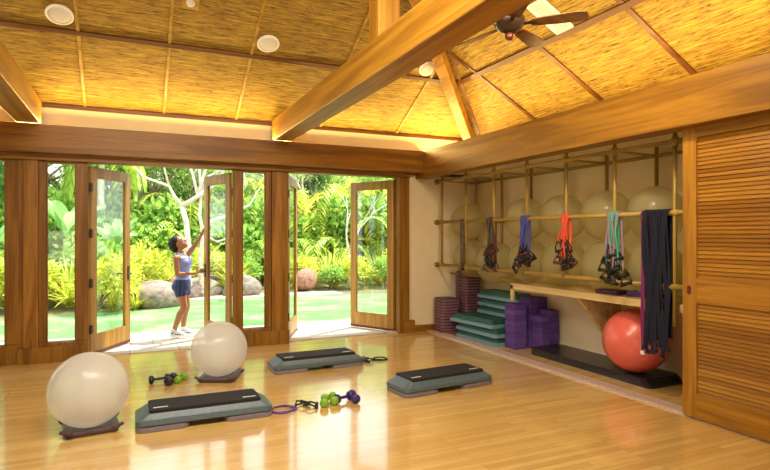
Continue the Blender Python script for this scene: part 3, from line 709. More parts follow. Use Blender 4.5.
floorband((2.80, 6.44, 0), PI + .1, 'black', 'black tube band coiled on the floor right of the farthest step', .8, 2)

# ------------------------------------------------------------------ PERSON
SK = plain('skin', (.36, .165, .075), .5, var=.06, scale=12); TOP = plain('lilac_tank_top', (.25, .30, .72), .7, var=.1, scale=20)
def shorts_mat():
    m, nt, b, o = newmat('striped_shorts'); mp = coords(nt, (1, 1, 1)); w = nt.nodes.new('ShaderNodeTexWave'); w.inputs['Scale'].default_value = 5; nt.links.new(mp.outputs[0], w.inputs[0]); w.inputs['Distortion'].default_value = 1.5
    r = ramp(nt, [(.3, (.012, .02, .12)), (.55, (.07, .010, .09)), (.8, (.015, .08, .15))], w.outputs[1]); nt.links.new(r.outputs[0], b.inputs['Base Color']); b.inputs['Roughness'].default_value = .7; return m
P = thing('person', 'woman in lilac tank top and striped shorts looking up, holding the open glass door', 'person', (.705, 9.167, .02), -math.radians(24.6))
def caps(mb, p0, p1, r0, r1, fl=1.0, n=14):
    p0, p1 = V(p0), V(p1); m = 5
    mb.tube([p0.lerp(p1, i / m) for i in range(m + 1)], [r0 + (r1 - r0) * i / m for i in range(m + 1)], n, flat=fl); mb.ball(p0, r0, n, 8); mb.ball(p1, r1, n, 8)
b = MB()
# trunk: ellipses (x depth front-back, y width), slight lean back
for (z, x, rx, ry) in ():
    pass
def ell(cx_, cz, rx, ry, n=20, cy_=0, tilt=0): return [(cx_ + rx * math.cos(2 * PI * k_ / n), cy_ + ry * math.sin(2 * PI * k_ / n), cz + tilt * math.cos(2 * PI * k_ / n)) for k_ in range(n)]
trunk = [(.66, .035, .07, .13), (.72, .03, .108, .158), (.79, .025, .118, .168), (.86, .035, .10, .148), (.93, .045, .088, .128), (1.00, .045, .092, .132), (1.08, .042, .105, .148), (1.15, .035, .112, .158), (1.21, .022, .10, .165), (1.26, .008, .075, .12), (1.29, -.0, .05, .06)]
b.loft([ell(x, z, rx, ry) for z, x, rx, ry in trunk])
b.ball((.105, -.065, 1.13), .055, 12, 8); b.ball((.105, .065, 1.13), .055, 12, 8)
b.ball((.0, -.07, .765), .088, 12, 8); b.ball((.0, .07, .765), .088, 12, 8)
# neck and head, tipped back
caps(b, (.0, 0, 1.25), (-.015, 0, 1.36), .05, .047)
hr = Matrix.Rotation(-math.radians(32), 3, 'Y'); hc = V((-.02, 0, 1.435))
b.ball(hc, .1, 18, 12, (.92, .76, 1.12), hr); b.ball(hc + hr @ V((.035, 0, -.055)), .07, 14, 10, (.95, .8, .95), hr)
caps(b, hc + hr @ V((.086, 0, .012)), hc + hr @ V((.108, 0, -.022)), .010, .015, n=8)       # nose
b.ball(hc + hr @ V((.088, 0, -.055)), .015, 10, 6, (.7, 1.6, .5), hr); b.ball(hc + hr @ V((.083, 0, -.095)), .022, 10, 6)
for q in (-1, 1): b.ball(hc + hr @ V((-.005, q * .077, -.008)), .022, 10, 6, (.6, .35, 1.1), hr)
# legs
for q, kn, an in ((-1, (.095, -.085, .445), (-.065, -.085, .09)), (1, (.07, .085, .44), (.015, .09, .09))):
    hp = (.03, q * .085, .74); caps(b, hp, kn, .088, .054); caps(b, kn, V(kn).lerp(V(an), .3) + V((-.018, 0, 0)), .052, .056); caps(b, V(kn).lerp(V(an), .3) + V((-.018, 0, 0)), an, .055, .034)
    caps(b, an, (an[0] + .10, an[1], .05), .036, .03)
# arms
def hand(mb, w, d, n, side_, spread=.02, L=1.0):
    w, d, n = V(w), V(d).normalized(), V(n).normalized(); s_ = d.cross(n).normalized(); pc = w + d * .045
    mb.tube([w, w + d * .03, w + d * .06, w + d * .085], [.024, .034, .038, .034], 12, flat=.5)
    for i, (o_, l) in enumerate(((-.027, .062), (-.009, .072), (.009, .068), (.027, .052))):
        p = w + d * .075 + s_ * o_; p1 = p + (d * .9 + s_ * o_ * 3) * l * .5; p2 = p1 + (d * .55 + n * .8) * l * .42
        mb.tube([p, p1, p2], [.0095, .009, .0075], 8); mb.ball(p2, .0075, 8, 6); mb.ball(p1, .009, 8, 6)
    p = w + d * .03 + s_ * side_ * .028; p1 = p + (d * .55 + s_ * side_ * .8 + n * .2) * .04; p2 = p1 + (d * .9 + n * .4) * .032
    mb.tube([p, p1, p2], [.013, .0105, .009], 8); mb.ball(p2, .009, 8, 6)
shR, elR, wrR = (.005, -.175, 1.205), (.035, -.205, .965), (.265, -.085, .975)
shL, elL, wrL = (.03, .17, 1.215), (.20, .12, 1.41), (.33, .03, 1.585)
b.ball((.01, -.15, 1.20), .062, 12, 8); b.ball((.02, .15, 1.20), .062, 12, 8)
caps(b, shR, elR, .047, .036); caps(b, elR, wrR, .036, .023)
caps(b, shL, elL, .047, .036); caps(b, elL, wrL, .036, .023)
hand(b, wrR, (.9, .3, .35), (.2, .5, .1), 1); hand(b, wrL, (.5, -.1, .85), (.6, .3, -.3), 1)
o = b.build('body', SK, P, smooth=True); rm = o.modifiers.new('r', 'REMESH'); rm.mode = 'VOXEL'; rm.voxel_size = .0065; rm.use_smooth_shade = True
sm = o.modifiers.new('s', 'SMOOTH'); sm.factor = .5; sm.iterations = 4
# clothes
b = MB(); G = .010
b.loft([ell(x, z, rx + G, ry + G) for z, x, rx, ry in [(.80, .027, .118, .166)] + trunk[3:9] + [(1.235, .016, .084, .115)]])
b.ball((.105, -.065, 1.13), .066, 12, 8); b.ball((.105, .065, 1.13), .066, 12, 8)
for q in (-1, 1): b.tube([(.085, q * .075, 1.19), (.055, q * .09, 1.255), (.0, q * .095, 1.275), (-.055, q * .085, 1.24), (-.07, q * .07, 1.18)], .022, 8, flat=.8)
o = b.build('tank_top', TOP, P, smooth=True); rm = o.modifiers.new('r', 'REMESH'); rm.mode = 'VOXEL'; rm.voxel_size = .007; rm.use_smooth_shade = True; sm = o.modifiers.new('s', 'SMOOTH'); sm.iterations = 3
b = MB(); b.loft([ell(x, z, rx + .014, ry + .014) for z, x, rx, ry in trunk[0:4]] + [ell(.037, .885, .103, .15)])
b.ball((-.0, -.07, .765), .100, 12, 8); b.ball((-.0, .07, .765), .100, 12, 8)
for q, kn in ((-1, (.095, -.085, .445)), (1, (.07, .085, .44))):
    hp = V((.03, q * .085, .74)); e = hp.lerp(V(kn), .40); b.tube([hp, hp.lerp(V(kn), .2), e], [.096, .094, .086], 16)
o = b.build('shorts', shorts_mat(), P, smooth=True); rm = o.modifiers.new('r', 'REMESH'); rm.mode = 'VOXEL'; rm.voxel_size = .007; rm.use_smooth_shade = True; sm = o.modifiers.new('s', 'SMOOTH'); sm.iterations = 2
HA = plain('dark_hair', (.012, .006, .004), .8, var=.4, scale=60, bmp=.6)
b = MB(); b.ball(hc + hr @ V((-.035, 0, .035)), .103, 18, 12, (.95, .85, 1.0), hr); b.ball(hc + hr @ V((-.085, 0, -.01)), .092, 14, 10, (.9, 1, 1.1), hr); b.ball(hc + hr @ V((-.075, 0, -.075)), .055, 12, 8); b.ball(hc + hr @ V((-.115, 0, .045)), .045, 12, 8)
rh = random.Random(2)
for i in range(26):
    a = rh.uniform(-1, 1); p = hc + hr @ V((-.09 - rh.uniform(0, .04), a * .07, rh.uniform(-.1, .09))); b.ball(p, rh.uniform(.018, .032), 8, 6)
o = b.build('hair', HA, P, smooth=True); rm = o.modifiers.new('r', 'REMESH'); rm.mode = 'VOXEL'; rm.voxel_size = .006; rm.use_smooth_shade = True
for q in (-1, 1):
    e = MB().ball(hc + hr @ V((.082, q * .032, .004)), .011, 12, 8).build('eye', M['white'], P, smooth=True)
    MB().ball(hc + hr @ V((.0905, q * .033, .004)), .0055, 10, 6).build('iris', HA, e, smooth=True)
    MB().tube([hc + hr @ V((.091, q * .015, .026)), hc + hr @ V((.087, q * .035, .032)), hc + hr @ V((.073, q * .052, .024))], .004, 6).build('eyebrow', HA, P, smooth=True)
MB().tube([hc + hr @ V((.094, -.024, -.054)), hc + hr @ V((.1, 0, -.052)), hc + hr @ V((.094, .024, -.054))], [.003, .006, .003], 6).build('mouth', plain('lips', (.5, .12, .10), .5), P, smooth=True)
for q, an in ((-1, (-.065, -.085)), (1, (.015, .09))):
    x, y = an
    b = MB(); b.loft([rrect(.262, .088, .042, .0, 5, x + .075, y), rrect(.27, .094, .045, .012, 5, x + .075, y), rrect(.262, .088, .042, .028, 5, x + .075, y)]); s_ = b.build('shoe', M['white'], P, smooth=False)
    b = MB(); b.loft([rrect(.25, .08, .038, .026, 5, x + .073, y), rrect(.24, .08, .038, .05, 5, x + .066, y), rrect(.18, .075, .034, .078, 5, x + .036, y), rrect(.11, .076, .036, .105, 5, x + .002, y)]); b.build('upper', plain('shoe_mesh', (.62, .72, .74), .6), s_)
    MB().bar((x + .03, y - .046, .045), (x + .12, y - .043, .035), .012, .004, (0, 1, 0)).bar((x - .03, y - .041, .05), (x + .02, y - .044, .075), .012, .004, (0, 1, 0)).build('stripe', plain('shoe_stripe', (.05, .07, .25), .5), s_)
    MB().lathe([(.042, .10), (.040, .125), (.036, .13)], 14, (x, y, 0)).build('sock', M['white'], P, smooth=True)

# ------------------------------------------------------------------ GARDEN
st('ground', MB().box(-25, 40, 8.22, 60, -.3, -.02), M['soil'], 'planting beds of the garden')
lw = MB(); n = 48; ring = []
front = [(-12, 9.75), (14, 9.75)]
pts = [(-12, 9.7), (14, 9.7)] + [(14 - 26 * i / 40, 14.6 + .9 * math.sin(i * .42) - (1.6 if (14 - 26 * i / 40) < .9 else 0) * min(1, (.9 - (14 - 26 * i / 40)) / 1.0 if (14 - 26 * i / 40) < .9 else 0)) for i in range(41)]
lw.loft([[(x, y, -.025) for x, y in pts], [(x, y, -.004) for x, y in pts]])
st('lawn', lw, M['lawn'], 'pale green lawn outside the doors')
st('patio', MB().box(-8, 12, 8.22, 9.8, -.1, -.003), M['stone'], 'strip of pale stone paving outside the doors')
pa = MB(); q = [(x, 14.25 + .35 * math.sin(x * .5)) for x in [1.2 + .5 * i for i in range(9)]]
pa.loft([[(x, y - .35, z) for x, y in q] + [(x, y + .35, z) for x, y in q[::-1]] for z in (-.004, .012)]); st('path', pa, M['path'], 'sandy path along the lawn edge')

def rockm(seed, mat, name='garden_boulder'):
    r = random.Random(seed); mb = MB().ball((0, 0, 0), 1, 20, 14); ph = [(V((r.uniform(-1, 1), r.uniform(-1, 1), r.uniform(-1, 1))).normalized() * r.uniform(1, 3.5), r.uniform(0, 6)) for _ in range(9)]
    mb.v = [tuple(V(p) * (1 + .15 * sum(math.sin(d.dot(V(p)) + o_) for d, o_ in ph) / 1.6)) for p in mb.v]
    return mb.build(name, mat, smooth=True)
rocks = [(1, 'rock', (.60, 13.4, .10), (.58, .42, .36), .3, 'big grey-brown boulder behind the woman at the lawn edge'),
         (2, 'rock', (-.05, 13.5, .08), (.34, .28, .24), 1.0, 'small grey boulder half hidden by shrubs, left of the big one'),
         (3, 'rock', (1.75, 15.2, .16), (.5, .35, .30), .9, 'rounded grey rock on the far side of the path'),
         (4, 'rock_red', (4.5, 15.4, .28), (.36, .3, .28), 2.1, 'wide reddish rock seen through the right doorway'),
         (5, 'rock', (2.75, 14.95, .18), (.5, .35, .32), .2, 'grey rock seen through the window between the doorways'),
         (6, 'rock_red', (1.05, 15.15, .18), (.42, .35, .3), 1.5, 'low reddish rock behind the big boulder'),
         (7, 'rock', (-1.9, 14.4, .1), (.45, .3, .25), 1.5, 'low grey rock seen through the narrow left window')]
for sd_, m_, p, s_, rz, l in rocks:
    o = rockm(sd_, M[m_]); o.location = p; o.scale = s_; o.rotation_euler = (0, 0, rz); tag(o, l, 'rock')

def leafquad(mb, p, d, up, l, w, droop=.3, seg=3):
    """pointed blade leaf"""
    d = V(d).normalized(); s_ = d.cross(V(up)); s_ = s_.normalized() if s_.length > .01 else V((1, 0, 0)); base = len(mb.v)
    prof = [.35, 1.0, .75, .05] if seg == 3 else [.5, .05]
    pp = V(p); dd = d.copy()
    for i, k_ in enumerate(prof):
        mb.v += [tuple(pp - s_ * w * k_ / 2), tuple(pp + s_ * w * k_ / 2)]
        pp = pp + dd * (l / (len(prof) - 1)); dd = (dd + V((0, 0, -droop))).normalized()
    for i in range(len(prof) - 1): mb.f.append((base + 2 * i, base + 2 * i + 1, base + 2 * i + 3, base + 2 * i + 2))
def rv(r): return V((r.gauss(0, 1), r.gauss(0, 1), r.gauss(0, 1))).normalized()
def shrub(seed, mat, n=900, ls=.12, lw_=.06, stems=9, name='garden_shrub'):
    r = random.Random(seed); t = thing(name, '', 'shrub'); mb = MB(); sm_ = MB(); lobes = [(V((r.uniform(-.45, .45), r.uniform(-.35, .35), r.uniform(.35, .8))), r.uniform(.28, .45)) for _ in range(7)]
    for c_, r_ in lobes: sm_.tube([(0, 0, -.05), (c_.x * .4, c_.y * .4, c_.z * .5), tuple(c_)], [.02, .014, .006], 5)
    for i in range(n):
        c_, r_ = lobes[r.randrange(7)]; d = rv(r); d.z = abs(d.z) * 1.1 - .35; d.normalize(); p = c_ + d * r_ * r.uniform(.55, 1.05)
        if p.z < .02: p.z = r.uniform(.02, .2)
        leafquad(mb, p, (d + rv(r) * .7 + V((0, 0, .2))), rv(r), ls * r.uniform(.7, 1.3), lw_ * r.uniform(.8, 1.2), .3)
    mb.build('foliage', mat, t); sm_.build('stem', M['bark'], t); return t
def clump(seed, mat, n=70, l=1.0, w=.07, name='blade_plant'):
    r = random.Random(seed); t = thing(name, '', 'plant'); mb = MB()
    for i in range(n):
        a = r.uniform(0, 2 * PI); el = r.uniform(.5, 1.45); d = V((math.cos(a) * math.cos(el), math.sin(a) * math.cos(el), math.sin(el)))
        leafquad(mb, V((math.cos(a), math.sin(a), 0)) * r.uniform(0, .1), d, V((0, 0, 1)), l * r.uniform(.6, 1.1), w * r.uniform(.7, 1.2), .38)
    mb.build('foliage', mat, t); MB().lathe([(.06, -.05), (.07, .05), (.03, .12)], 8).build('stem', M['bark'], t); return t
def frond(mb, p, d, l, r, mat=None, lf=.28, n=20, droop=.14):
    p = V(p); d = V(d).normalized(); pts = []
    for i in range(n): pts.append(p.copy()); p = p + d * (l / n); d = (d + V((0, 0, -droop * (1 + i / n)))).normalized()
    mb.tube(pts[::3], [.012 * (1 - i / (n / 3 + 1)) + .003 for i in range(len(pts[::3]))], 4)
    for i in range(2, n):
        dd = (pts[i] - pts[i - 1]).normalized(); s_ = dd.cross(V((0, 0, 1)));
        if s_.length < .05: continue
        s_.normalize(); k_ = math.sin(PI * min(1, (i + 2) / (n + 2))) ** .6
        for q in (-1, 1): leafquad(mb, pts[i], s_ * q + dd * .9 + V((0, 0, r.uniform(-.1, .25))), V((0, 0, 1)), lf * k_ * l / 1.4, .035 * l / 1.4 + .01, .35)
def palm_clump(seed, mat, n=16, l=1.8, h=.5, name='areca_palm', spread=.25):
    r = random.Random(seed); t = thing(name, '', 'palm'); mb = MB(); sm_ = MB()
    for i in range(n):
        a = 2 * PI * i / n + r.uniform(-.3, .3); el = r.uniform(.75, 1.4); b0 = V((math.cos(a), math.sin(a), 0)) * r.uniform(.05, spread); tp_ = b0 * 1.4 + V((0, 0, h * r.uniform(.5, 1.3)))
        sm_.tube([tuple(b0 + V((0, 0, -.05))), tuple(tp_)], [.025, .015], 5); frond(mb, tp_, (math.cos(a) * math.cos(el), math.sin(a) * math.cos(el), math.sin(el)), l * r.uniform(.7, 1.15), r)
    mb.build('foliage', mat, t); sm_.build('stem', M['bark'], t); return t
def palm_tree(seed, h, name='palm_tree'):
    r = random.Random(seed); t = thing(name, '', 'palm'); mb = MB()
    MB().tube([(.06 * math.sin(i * .7), .05 * math.cos(i * .6), h * i / 8) for i in range(9)], [.13, .11, .105, .1, .1, .095, .09, .09, .08], 10).build('trunk', M['white_bark'], t, smooth=True)
    for i in range(18): a = 2 * PI * i / 18 * 2.4; el = r.uniform(-.1, 1.2); frond(mb, (.03, .0, h), (math.cos(a) * math.cos(el), math.sin(a) * math.cos(el), math.sin(el)), 2.0 * r.uniform(.8, 1.1), r, lf=.4)
    mb.build('foliage', M['leaf_palm'], t); return t
def banana(seed, h=1.1, mat='leaf_banana', name='banana_plant'):
    r = random.Random(seed); t = thing(name, '', 'banana plant'); mb = MB()
    MB().tube([(0, 0, -.05), (.02, 0, h * .5), (0, .03, h)], [.09, .075, .05], 8).build('stem', M['leaf_pale'], t, smooth=True)
    for i in range(10):
        a = i * 2.4; el = r.uniform(.6, 1.35); d = V((math.cos(a) * math.cos(el), math.sin(a) * math.cos(el), math.sin(el))); s_ = d.cross(V((0, 0, 1))).normalized(); p = V((0, 0, h)); base = len(mb.v); N = 9; l = r.uniform(.8, 1.3)
        for k_ in range(N + 1):
            w = .17 * math.sin(PI * min(1, (k_ + .15) / (N + .3))) ** .55; up = V((0, 0, .09))
            mb.v += [tuple(p - s_ * w + up), tuple(p), tuple(p + s_ * w + up)]; p = p + d * l / N; d = (d + V((0, 0, -.12))).normalized()
        for k_ in range(N):
            for q in (0, 1): mb.f.append((base + 3 * k_ + q, base + 3 * k_ + q + 1, base + 3 * k_ + q + 4, base + 3 * k_ + q + 3))
    mb.build('foliage', M[mat], t); return t
def grow(mb, p, d, l, r_, depth, r, tips, kids=2, gn=.55):
    pts = [V(p)]; dd = V(d).normalized()
    for i in range(4): dd = (dd + rv(r) * .16 + V((0, 0, .04))).normalized(); pts.append(pts[-1] + dd * l / 4)
    mb.tube(pts, [r_ * (1 - .09 * i) for i in range(5)], 7)
    if depth == 0: tips.append((pts[-1], dd)); return
    for k_ in range(kids):
        ax = rv(r); nd = (dd + (ax - dd * ax.dot(dd)).normalized() * gn * r.uniform(.7, 1.4)).normalized(); grow(mb, pts[-1], nd, l * r.uniform(.66, .9), r_ * .62, depth - 1, r, tips, kids, gn)
def tree(seed, h, mat, n=3500, ls=.22, spread=1.0, bark='bark', depth=3, name='garden_tree', kids=3):
    r = random.Random(seed); t = thing(name, '', 'tree'); tips = []; tb = MB()
    grow(tb, (0, 0, -.1), (r.uniform(-.1, .1), 0, 1), h * .36, h * .025, depth, r, tips, kids, .7 * spread); tb.build('trunk', M[bark], t, smooth=True); mb = MB()
    for i in range(n):
        c_, dd = tips[r.randrange(len(tips))]; p = c_ + rv(r) * h * .13 * r.uniform(.2, 1.2) - V((0, 0, h * .02)); leafquad(mb, p, rv(r) + V((0, 0, -.2)), rv(r), ls * r.uniform(.7, 1.3), ls * .5, .2, 1)
    mb.build('foliage', M[mat], t); return t

# ---- the pale-branched frangipani behind the woman
t = thing('frangipani_tree', 'pale bare-branched frangipani tree standing behind the woman', 'tree', (1.30, 14.75, 0))
tb = MB(); lf = MB(); r = random.Random(11)
def br(pts, r0, r1): m = len(pts); tb.tube(pts, [r0 + (r1 - r0) * i / (m - 1) for i in range(m)], 9)
br([(.1, 0, -.05), (.0, 0, .7), (.03, .0, 1.3), (-.02, 0, 1.9), (-.12, 0, 2.3)], .085, .06)
br([(.35, .1, -.05), (.33, .1, 1.0), (.38, .0, 1.6), (.30, 0, 2.1), (.34, 0, 2.7), (.30, .1, 3.3)], .065, .025)
br([(-.12, 0, 2.3), (.25, -.1, 2.55), (.7, -.2, 2.9), (.95, -.2, 3.4), (1.15, -.3, 4.0)], .065, .02)
br([(-.12, 0, 2.3), (-.3, .1, 2.55), (-.42, .1, 2.8), (-1.0, .1, 3.0), (-1.35, .1, 3.4)], .05, .02)
br([(.25, -.1, 2.55), (.40, 0, 3.1), (.62, .1, 3.7), (.66, .1, 4.3)], .042, .018)
br([(.25, -.1, 2.55), (.15, .1, 3.1), (-.05, .2, 3.6), (-.12, .2, 4.2)], .04, .018)
br([(.7, -.2, 2.9), (.62, -.3, 3.4), (.85, -.3, 3.9), (.8, -.3, 4.3)], .032, .015)
br([(.62, .1, 3.7), (.95, .1, 4.1), (1.2, 0, 4.5)], .025, .014)
br([(.15, .1, 3.1), (.42, .2, 3.5), (.35, .2, 4.0)], .026, .012)
br([(-.42, .1, 2.8), (-.55, .0, 3.3), (-.9, .0, 3.8)], .03, .014)
br([(.95, -.2, 3.4), (1.3, -.2, 3.5), (1.5, -.1, 3.9)], .022, .012)
br([(.34, 0, 2.7), (.55, .1, 3.1), (.9, .2, 3.3), (1.0, .2, 3.7)], .03, .014)
br([(.38, 0, 1.6), (.6, -.1, 1.95), (.95, -.2, 2.05), (1.5, -.3, 2.35), (1.75, -.3, 2.8)], .055, .022)
br([(1.1, -.2, 2.1), (1.15, -.2, 2.5), (1.4, -.2, 2.9), (1.35, -.2, 3.3)], .03, .014)
br([(.38, 0, 1.6), (.75, .2, 1.4), (1.2, .2, 1.55)], .035, .018)
tb.build('trunk', M['white_bark'], t, smooth=True)
for c_ in ((1.15, -.3, 4.0), (-1.35, .1, 3.4), (.66, .1, 4.3), (-.12, .2, 4.2), (.8, -.3, 4.3), (1.2, 0, 4.5), (1.75, -.3, 2.8), (1.2, .2, 1.55)):
    for i in range(12): leafquad(lf, V(c_) + rv(r) * .05, rv(r) + V((0, 0, .5)), rv(r), .28, .08, .3)
lf.build('foliage', M['leaf_lime'], t)
t = thing('bare_tree', 'slim pale bare tree seen through the right doorway', 'tree', (6.35, 16.6, 0)); tb = MB(); tips = []
grow(tb, (0, 0, -.1), (0, 0, 1), 1.15, .065, 4, random.Random(21), tips, 2, .42); tb.build('trunk', M['white_bark'], t, smooth=True)
lf = MB(); r = random.Random(4)
for c_, d_ in tips:
    for i in range(10): leafquad(lf, c_ + rv(r) * .1, rv(r), rv(r), .16, .06, .3)
lf.build('foliage', M['leaf_lime'], t)

VI = {-1: 'seen through the narrow left window', 0: 'seen through the left doorway', 1: 'seen behind the woman', 2: 'seen through the middle window', 3: 'seen through the right doorway', 4: 'seen through the rightmost door glass'}
def view(x, y):
    f = .4163 * x + .9092 * y; px = 385 + 557 * (.9092 * x - .4163 * y) / f
    if px < -25 or px > 470: return 'beyond the edge of the doorways'
    return VI[-1] if px < 85 else VI[0] if px < 150 else VI[1] if px < 236 else VI[2] if px < 285 else VI[3] if px < 345 else VI[4]
cnt = {}
def lay(proto, spots, desc, group):
    for i, (x, y, s_, z) in enumerate(spots):
        o = proto if i == 0 else dup(proto, (x, y, z)); o.location = (x, y, z); o.scale = (s_ * 1.0, s_ * 1.0, s_ * rg_.uniform(.9, 1.15)); o.rotation_euler = (0, 0, rg_.uniform(0, 6.28))
        l = '%s, %s' % (desc, view(x, y)); key = l; cnt[key] = cnt.get(key, 0) + 1
        if cnt[key] > 1: l = l + ', ' + ('shorter' if s_ < 1 else 'farther') + (' back' if cnt[key] > 2 else '')
        o['label'] = l; o['group'] = group + ' ' + view(x, y)
rg_ = random.Random(77)
def row(x0, x1, dx, y0, dy, s0, s1, z=0):
    out = []; x = x0
    while x < x1: out.append((x + rg_.uniform(-.2, .2), y0 + rg_.uniform(-dy, dy), rg_.uniform(s0, s1), z)); x += dx * rg_.uniform(.8, 1.2)
    return out
# front planting row
lay(shrub(31, M['leaf_lime'], 1500, .11, .04), [(-.65, 13.0, 1.0, 0), (-1.7, 13.6, 1.1, 0), (-3.0, 13.8, 1.1, 0), (.2, 14.3, 1.2, 0), (2.0, 16.0, 1.2, 0), (4.9, 15.9, .9, 0), (6.4, 15.6, 1.0, 0), (8.2, 15.8, 1.1, 0)], 'lime bushy shrub in the front planting row', 'lime shrubs')
lay(clump(32, M['leaf_lime'], 110, 1.0, .07), [(-.2, 13.8, 1.1, 0), (-1.15, 13.9, 1.2, 0), (-2.3, 14.1, 1.3, 0), (1.0, 15.4, 1.1, 0), (2.6, 15.7, 1.1, 0), (4.5, 16.2, 1.1, 0), (5.6, 16.0, 1.2, 0), (7.3, 16.3, 1.2, 0), (-.3, 12.95, .5, 0), (.1, 12.95, .4, 0)], 'yellow-green grassy plant with arching blades', 'grassy plants')
lay(shrub(33, M['leaf_mid'], 1100, .11, .06), [(3.1, 16.3, .9, 0), (5.3, 15.4, .7, 0), (7.0, 15.3, .8, 0), (-1.0, 15.2, 1.4, 0), (9.3, 15.4, 1.0, 0), (-4.2, 14.4, 1.2, 0)], 'green rounded shrub', 'green shrubs')
lay(clump(34, M['leaf_red'], 60, .8, .10), [(-1.5, 15.0, 1.1, 0), (-2.9, 15.2, 1.2, 0), (5.2, 17.1, 1.1, 0), (2.2, 17.0, 1.1, 0)], 'bronze-red leafed plant', 'bronze plants')
lay(banana(35, 1.3), [(-.35, 16.6, .8, 0), (-1.45, 15.9, 1.0, 0), (2.9, 18.3, .8, 0), (-3.1, 16.5, .9, 0)], 'broad-leaved pale banana plant', 'banana plants')
lay(palm_clump(36, M['leaf_palm'], 18, 1.9, .6), [(-.1, 18.3, 1.1, 0), (1.3, 17.8, 1.0, 0), (-2.5, 17.8, 1.1, 0), (3.6, 18.0, 1.1, 0), (5.0, 18.4, 1.25, 0), (6.6, 18.2, 1.15, 0), (8.2, 18.6, 1.2, 0), (2.3, 18.9, 1.1, 0), (-4.0, 17.5, 1.1, 0)], 'arching lime areca palm', 'areca palms')
lay(palm_clump(37, M['leaf_lime'], 20, 2.3, 1.6, spread=.4), [(4.4, 20.5, 1.2, 0), (6.0, 20.8, 1.3, 0), (7.8, 20.6, 1.2, 0), (1.9, 20.5, 1.1, 0), (9.8, 21, 1.3, 0)], 'tall clumping yellow-green palm', 'tall clumping palms')
lay(palm_tree(38, 4.3), [(-.75, 19.0, 1.0, 0), (5.2, 23.0, 1.15, 0), (9.0, 22.5, 1.1, 0), (-5.5, 21, 1.1, 0)], 'palm tree with straight pale trunk', 'palm trees')
lay(tree(39, 5.2, 'leaf_mid', 9000, .14), [(-2.9, 20.0, 1.1, 0), (2.3, 22.5, 1.0, 0), (.6, 21.0, .95, 0), (7.0, 24.5, 1.1, 0), (-5.6, 18.8, 1.0, 0), (10.8, 21.5, 1.1, 0), (4.0, 26.5, 1.1, 0)], 'leafy mid-green tree at the back of the garden', 'mid-green trees')
lay(tree(40, 6.0, 'leaf_dark', 9000, .15), [(-1.6, 22.5, 1.0, 0), (-4.6, 23.0, 1.1, 0), (.9, 25.5, 1.1, 0), (13.0, 24.5, 1.1, 0), (-7.5, 21, 1.1, 0), (10.0, 26.5, 1.0, 0)], 'dark leafy tree at the back of the garden', 'dark trees')
lay(tree(41, 5.0, 'leaf_pale', 7500, .13, bark='white_bark'), [(3.6, 23.0, 1.1, 0), (6.3, 22.6, .95, 0), (-.6, 24.0, 1.15, 0), (8.8, 24.5, 1.1, 0)], 'pale airy tree at the back of the garden', 'pale trees')
lay(shrub(42, M['leaf_mid'], 3600, .085, .045), row(-6, 13, 1.5, 19.6, .5, 2.0, 2.6), 'big dense shrub in the rear hedge line', 'dense shrubs')
lay(shrub(43, M['leaf_dark'], 4200, .075, .04), row(-9, 16, 1.9, 26, 1.0, 3.4, 4.4), 'tall dark hedge bush closing the garden', 'dark hedge bushes')

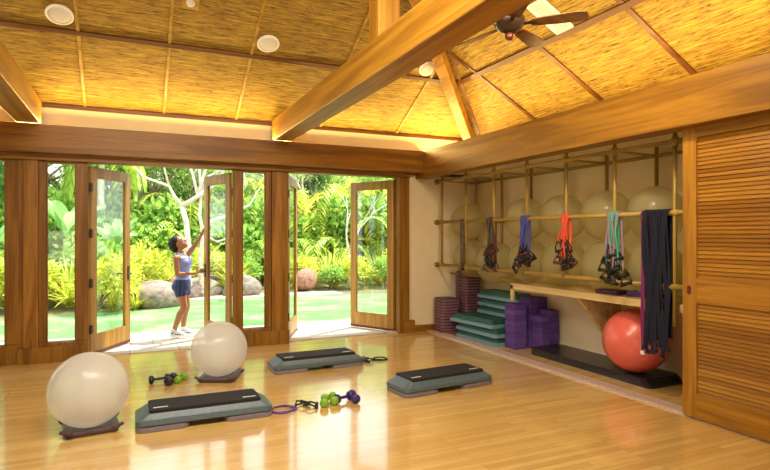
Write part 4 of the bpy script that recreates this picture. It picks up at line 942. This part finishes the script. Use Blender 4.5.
# ------------------------------------------------------------------ LIGHT
w = bpy.data.worlds.new('w'); bpy.context.scene.world = w; w.use_nodes = True; nt = w.node_tree; nt.nodes.clear()
o = nt.nodes.new('ShaderNodeOutputWorld'); bg = nt.nodes.new('ShaderNodeBackground'); nt.links.new(bg.outputs[0], o.inputs[0])
tc = nt.nodes.new('ShaderNodeTexCoord'); sx = nt.nodes.new('ShaderNodeSeparateXYZ'); nt.links.new(tc.outputs['Generated'], sx.inputs[0])
rp_ = ramp(nt, [(0, (.95, .93, .88)), (.25, (.98, .98, 1)), (1, (.62, .78, 1))], sx.outputs[2]); nt.links.new(rp_.outputs[0], bg.inputs[0]); bg.inputs[1].default_value = 3.0
def light(kind, name, loc, energy, col, tgt=None, **kw):
    d = bpy.data.lights.new(name, kind); d.energy = energy; d.color = col
    for k_, v_ in kw.items(): setattr(d, k_, v_)
    o = bpy.data.objects.new(name, d); C.objects.link(o); o.location = loc
    if tgt is not None: o.rotation_euler = (V(tgt) - V(loc)).to_track_quat('-Z', 'Y').to_euler()
    return o
light('SUN', 'sun', (0, 0, 20), 9.5, (1, .95, .84), tgt=(-.35 * 20, -.20 * 20, 20 - .92 * 20), angle=.02)
YW = (1, .70, .24)
l_ = light('AREA', 'cove_light_back', (.6, 7.88, 2.945), 160, YW, shape='RECTANGLE', size=9.6, size_y=.08); l_.rotation_euler = (PI + .6, 0, 0)
l_ = light('AREA', 'cove_light_right', (4.72, 4.9, 2.74), 135, YW, shape='RECTANGLE', size=.15, size_y=6.4); l_.rotation_euler = (PI, -.35, 0)
light('AREA', 'front_fill_light', (.5, -1.7, 1.2), 70, (1, .86, .62), tgt=(1.4, 6, .6), shape='RECTANGLE', size=5.5, size_y=1.0)  # added fill behind the camera; the front wall has no window
light('AREA', 'unseen_overhead_light', (.4, 2.7, 3.75), 200, (1, .90, .72), tgt=(1.0, 5.6, 0), shape='RECTANGLE', size=3.2, size_y=1.2)  # added overhead fill for floor and balls
light('AREA', 'unseen_overhead_light', (3.0, 3.0, 3.6), 62, (1, .80, .46), tgt=(5.0, 5.6, .9), shape='DISK', size=.3)  # unseen light added to brighten the recess, aimed to match the ball shadows

# ------------------------------------------------------------------ CAMERA
cd = bpy.data.cameras.new('camera'); cam = bpy.data.objects.new('camera', cd); C.objects.link(cam)
cam.location = (0, 0, 1.58); cam.rotation_euler = (PI / 2, 0, -math.atan(255 / 557)); cd.sensor_width = 36; cd.lens = 36 * 557 / 770; cd.clip_end = 200
sc = bpy.context.scene; sc.camera = cam
sc.view_settings.view_transform = 'Standard'; sc.view_settings.look = 'Medium High Contrast' if False else 'None'; sc.view_settings.exposure = 0; sc.view_settings.gamma = 1
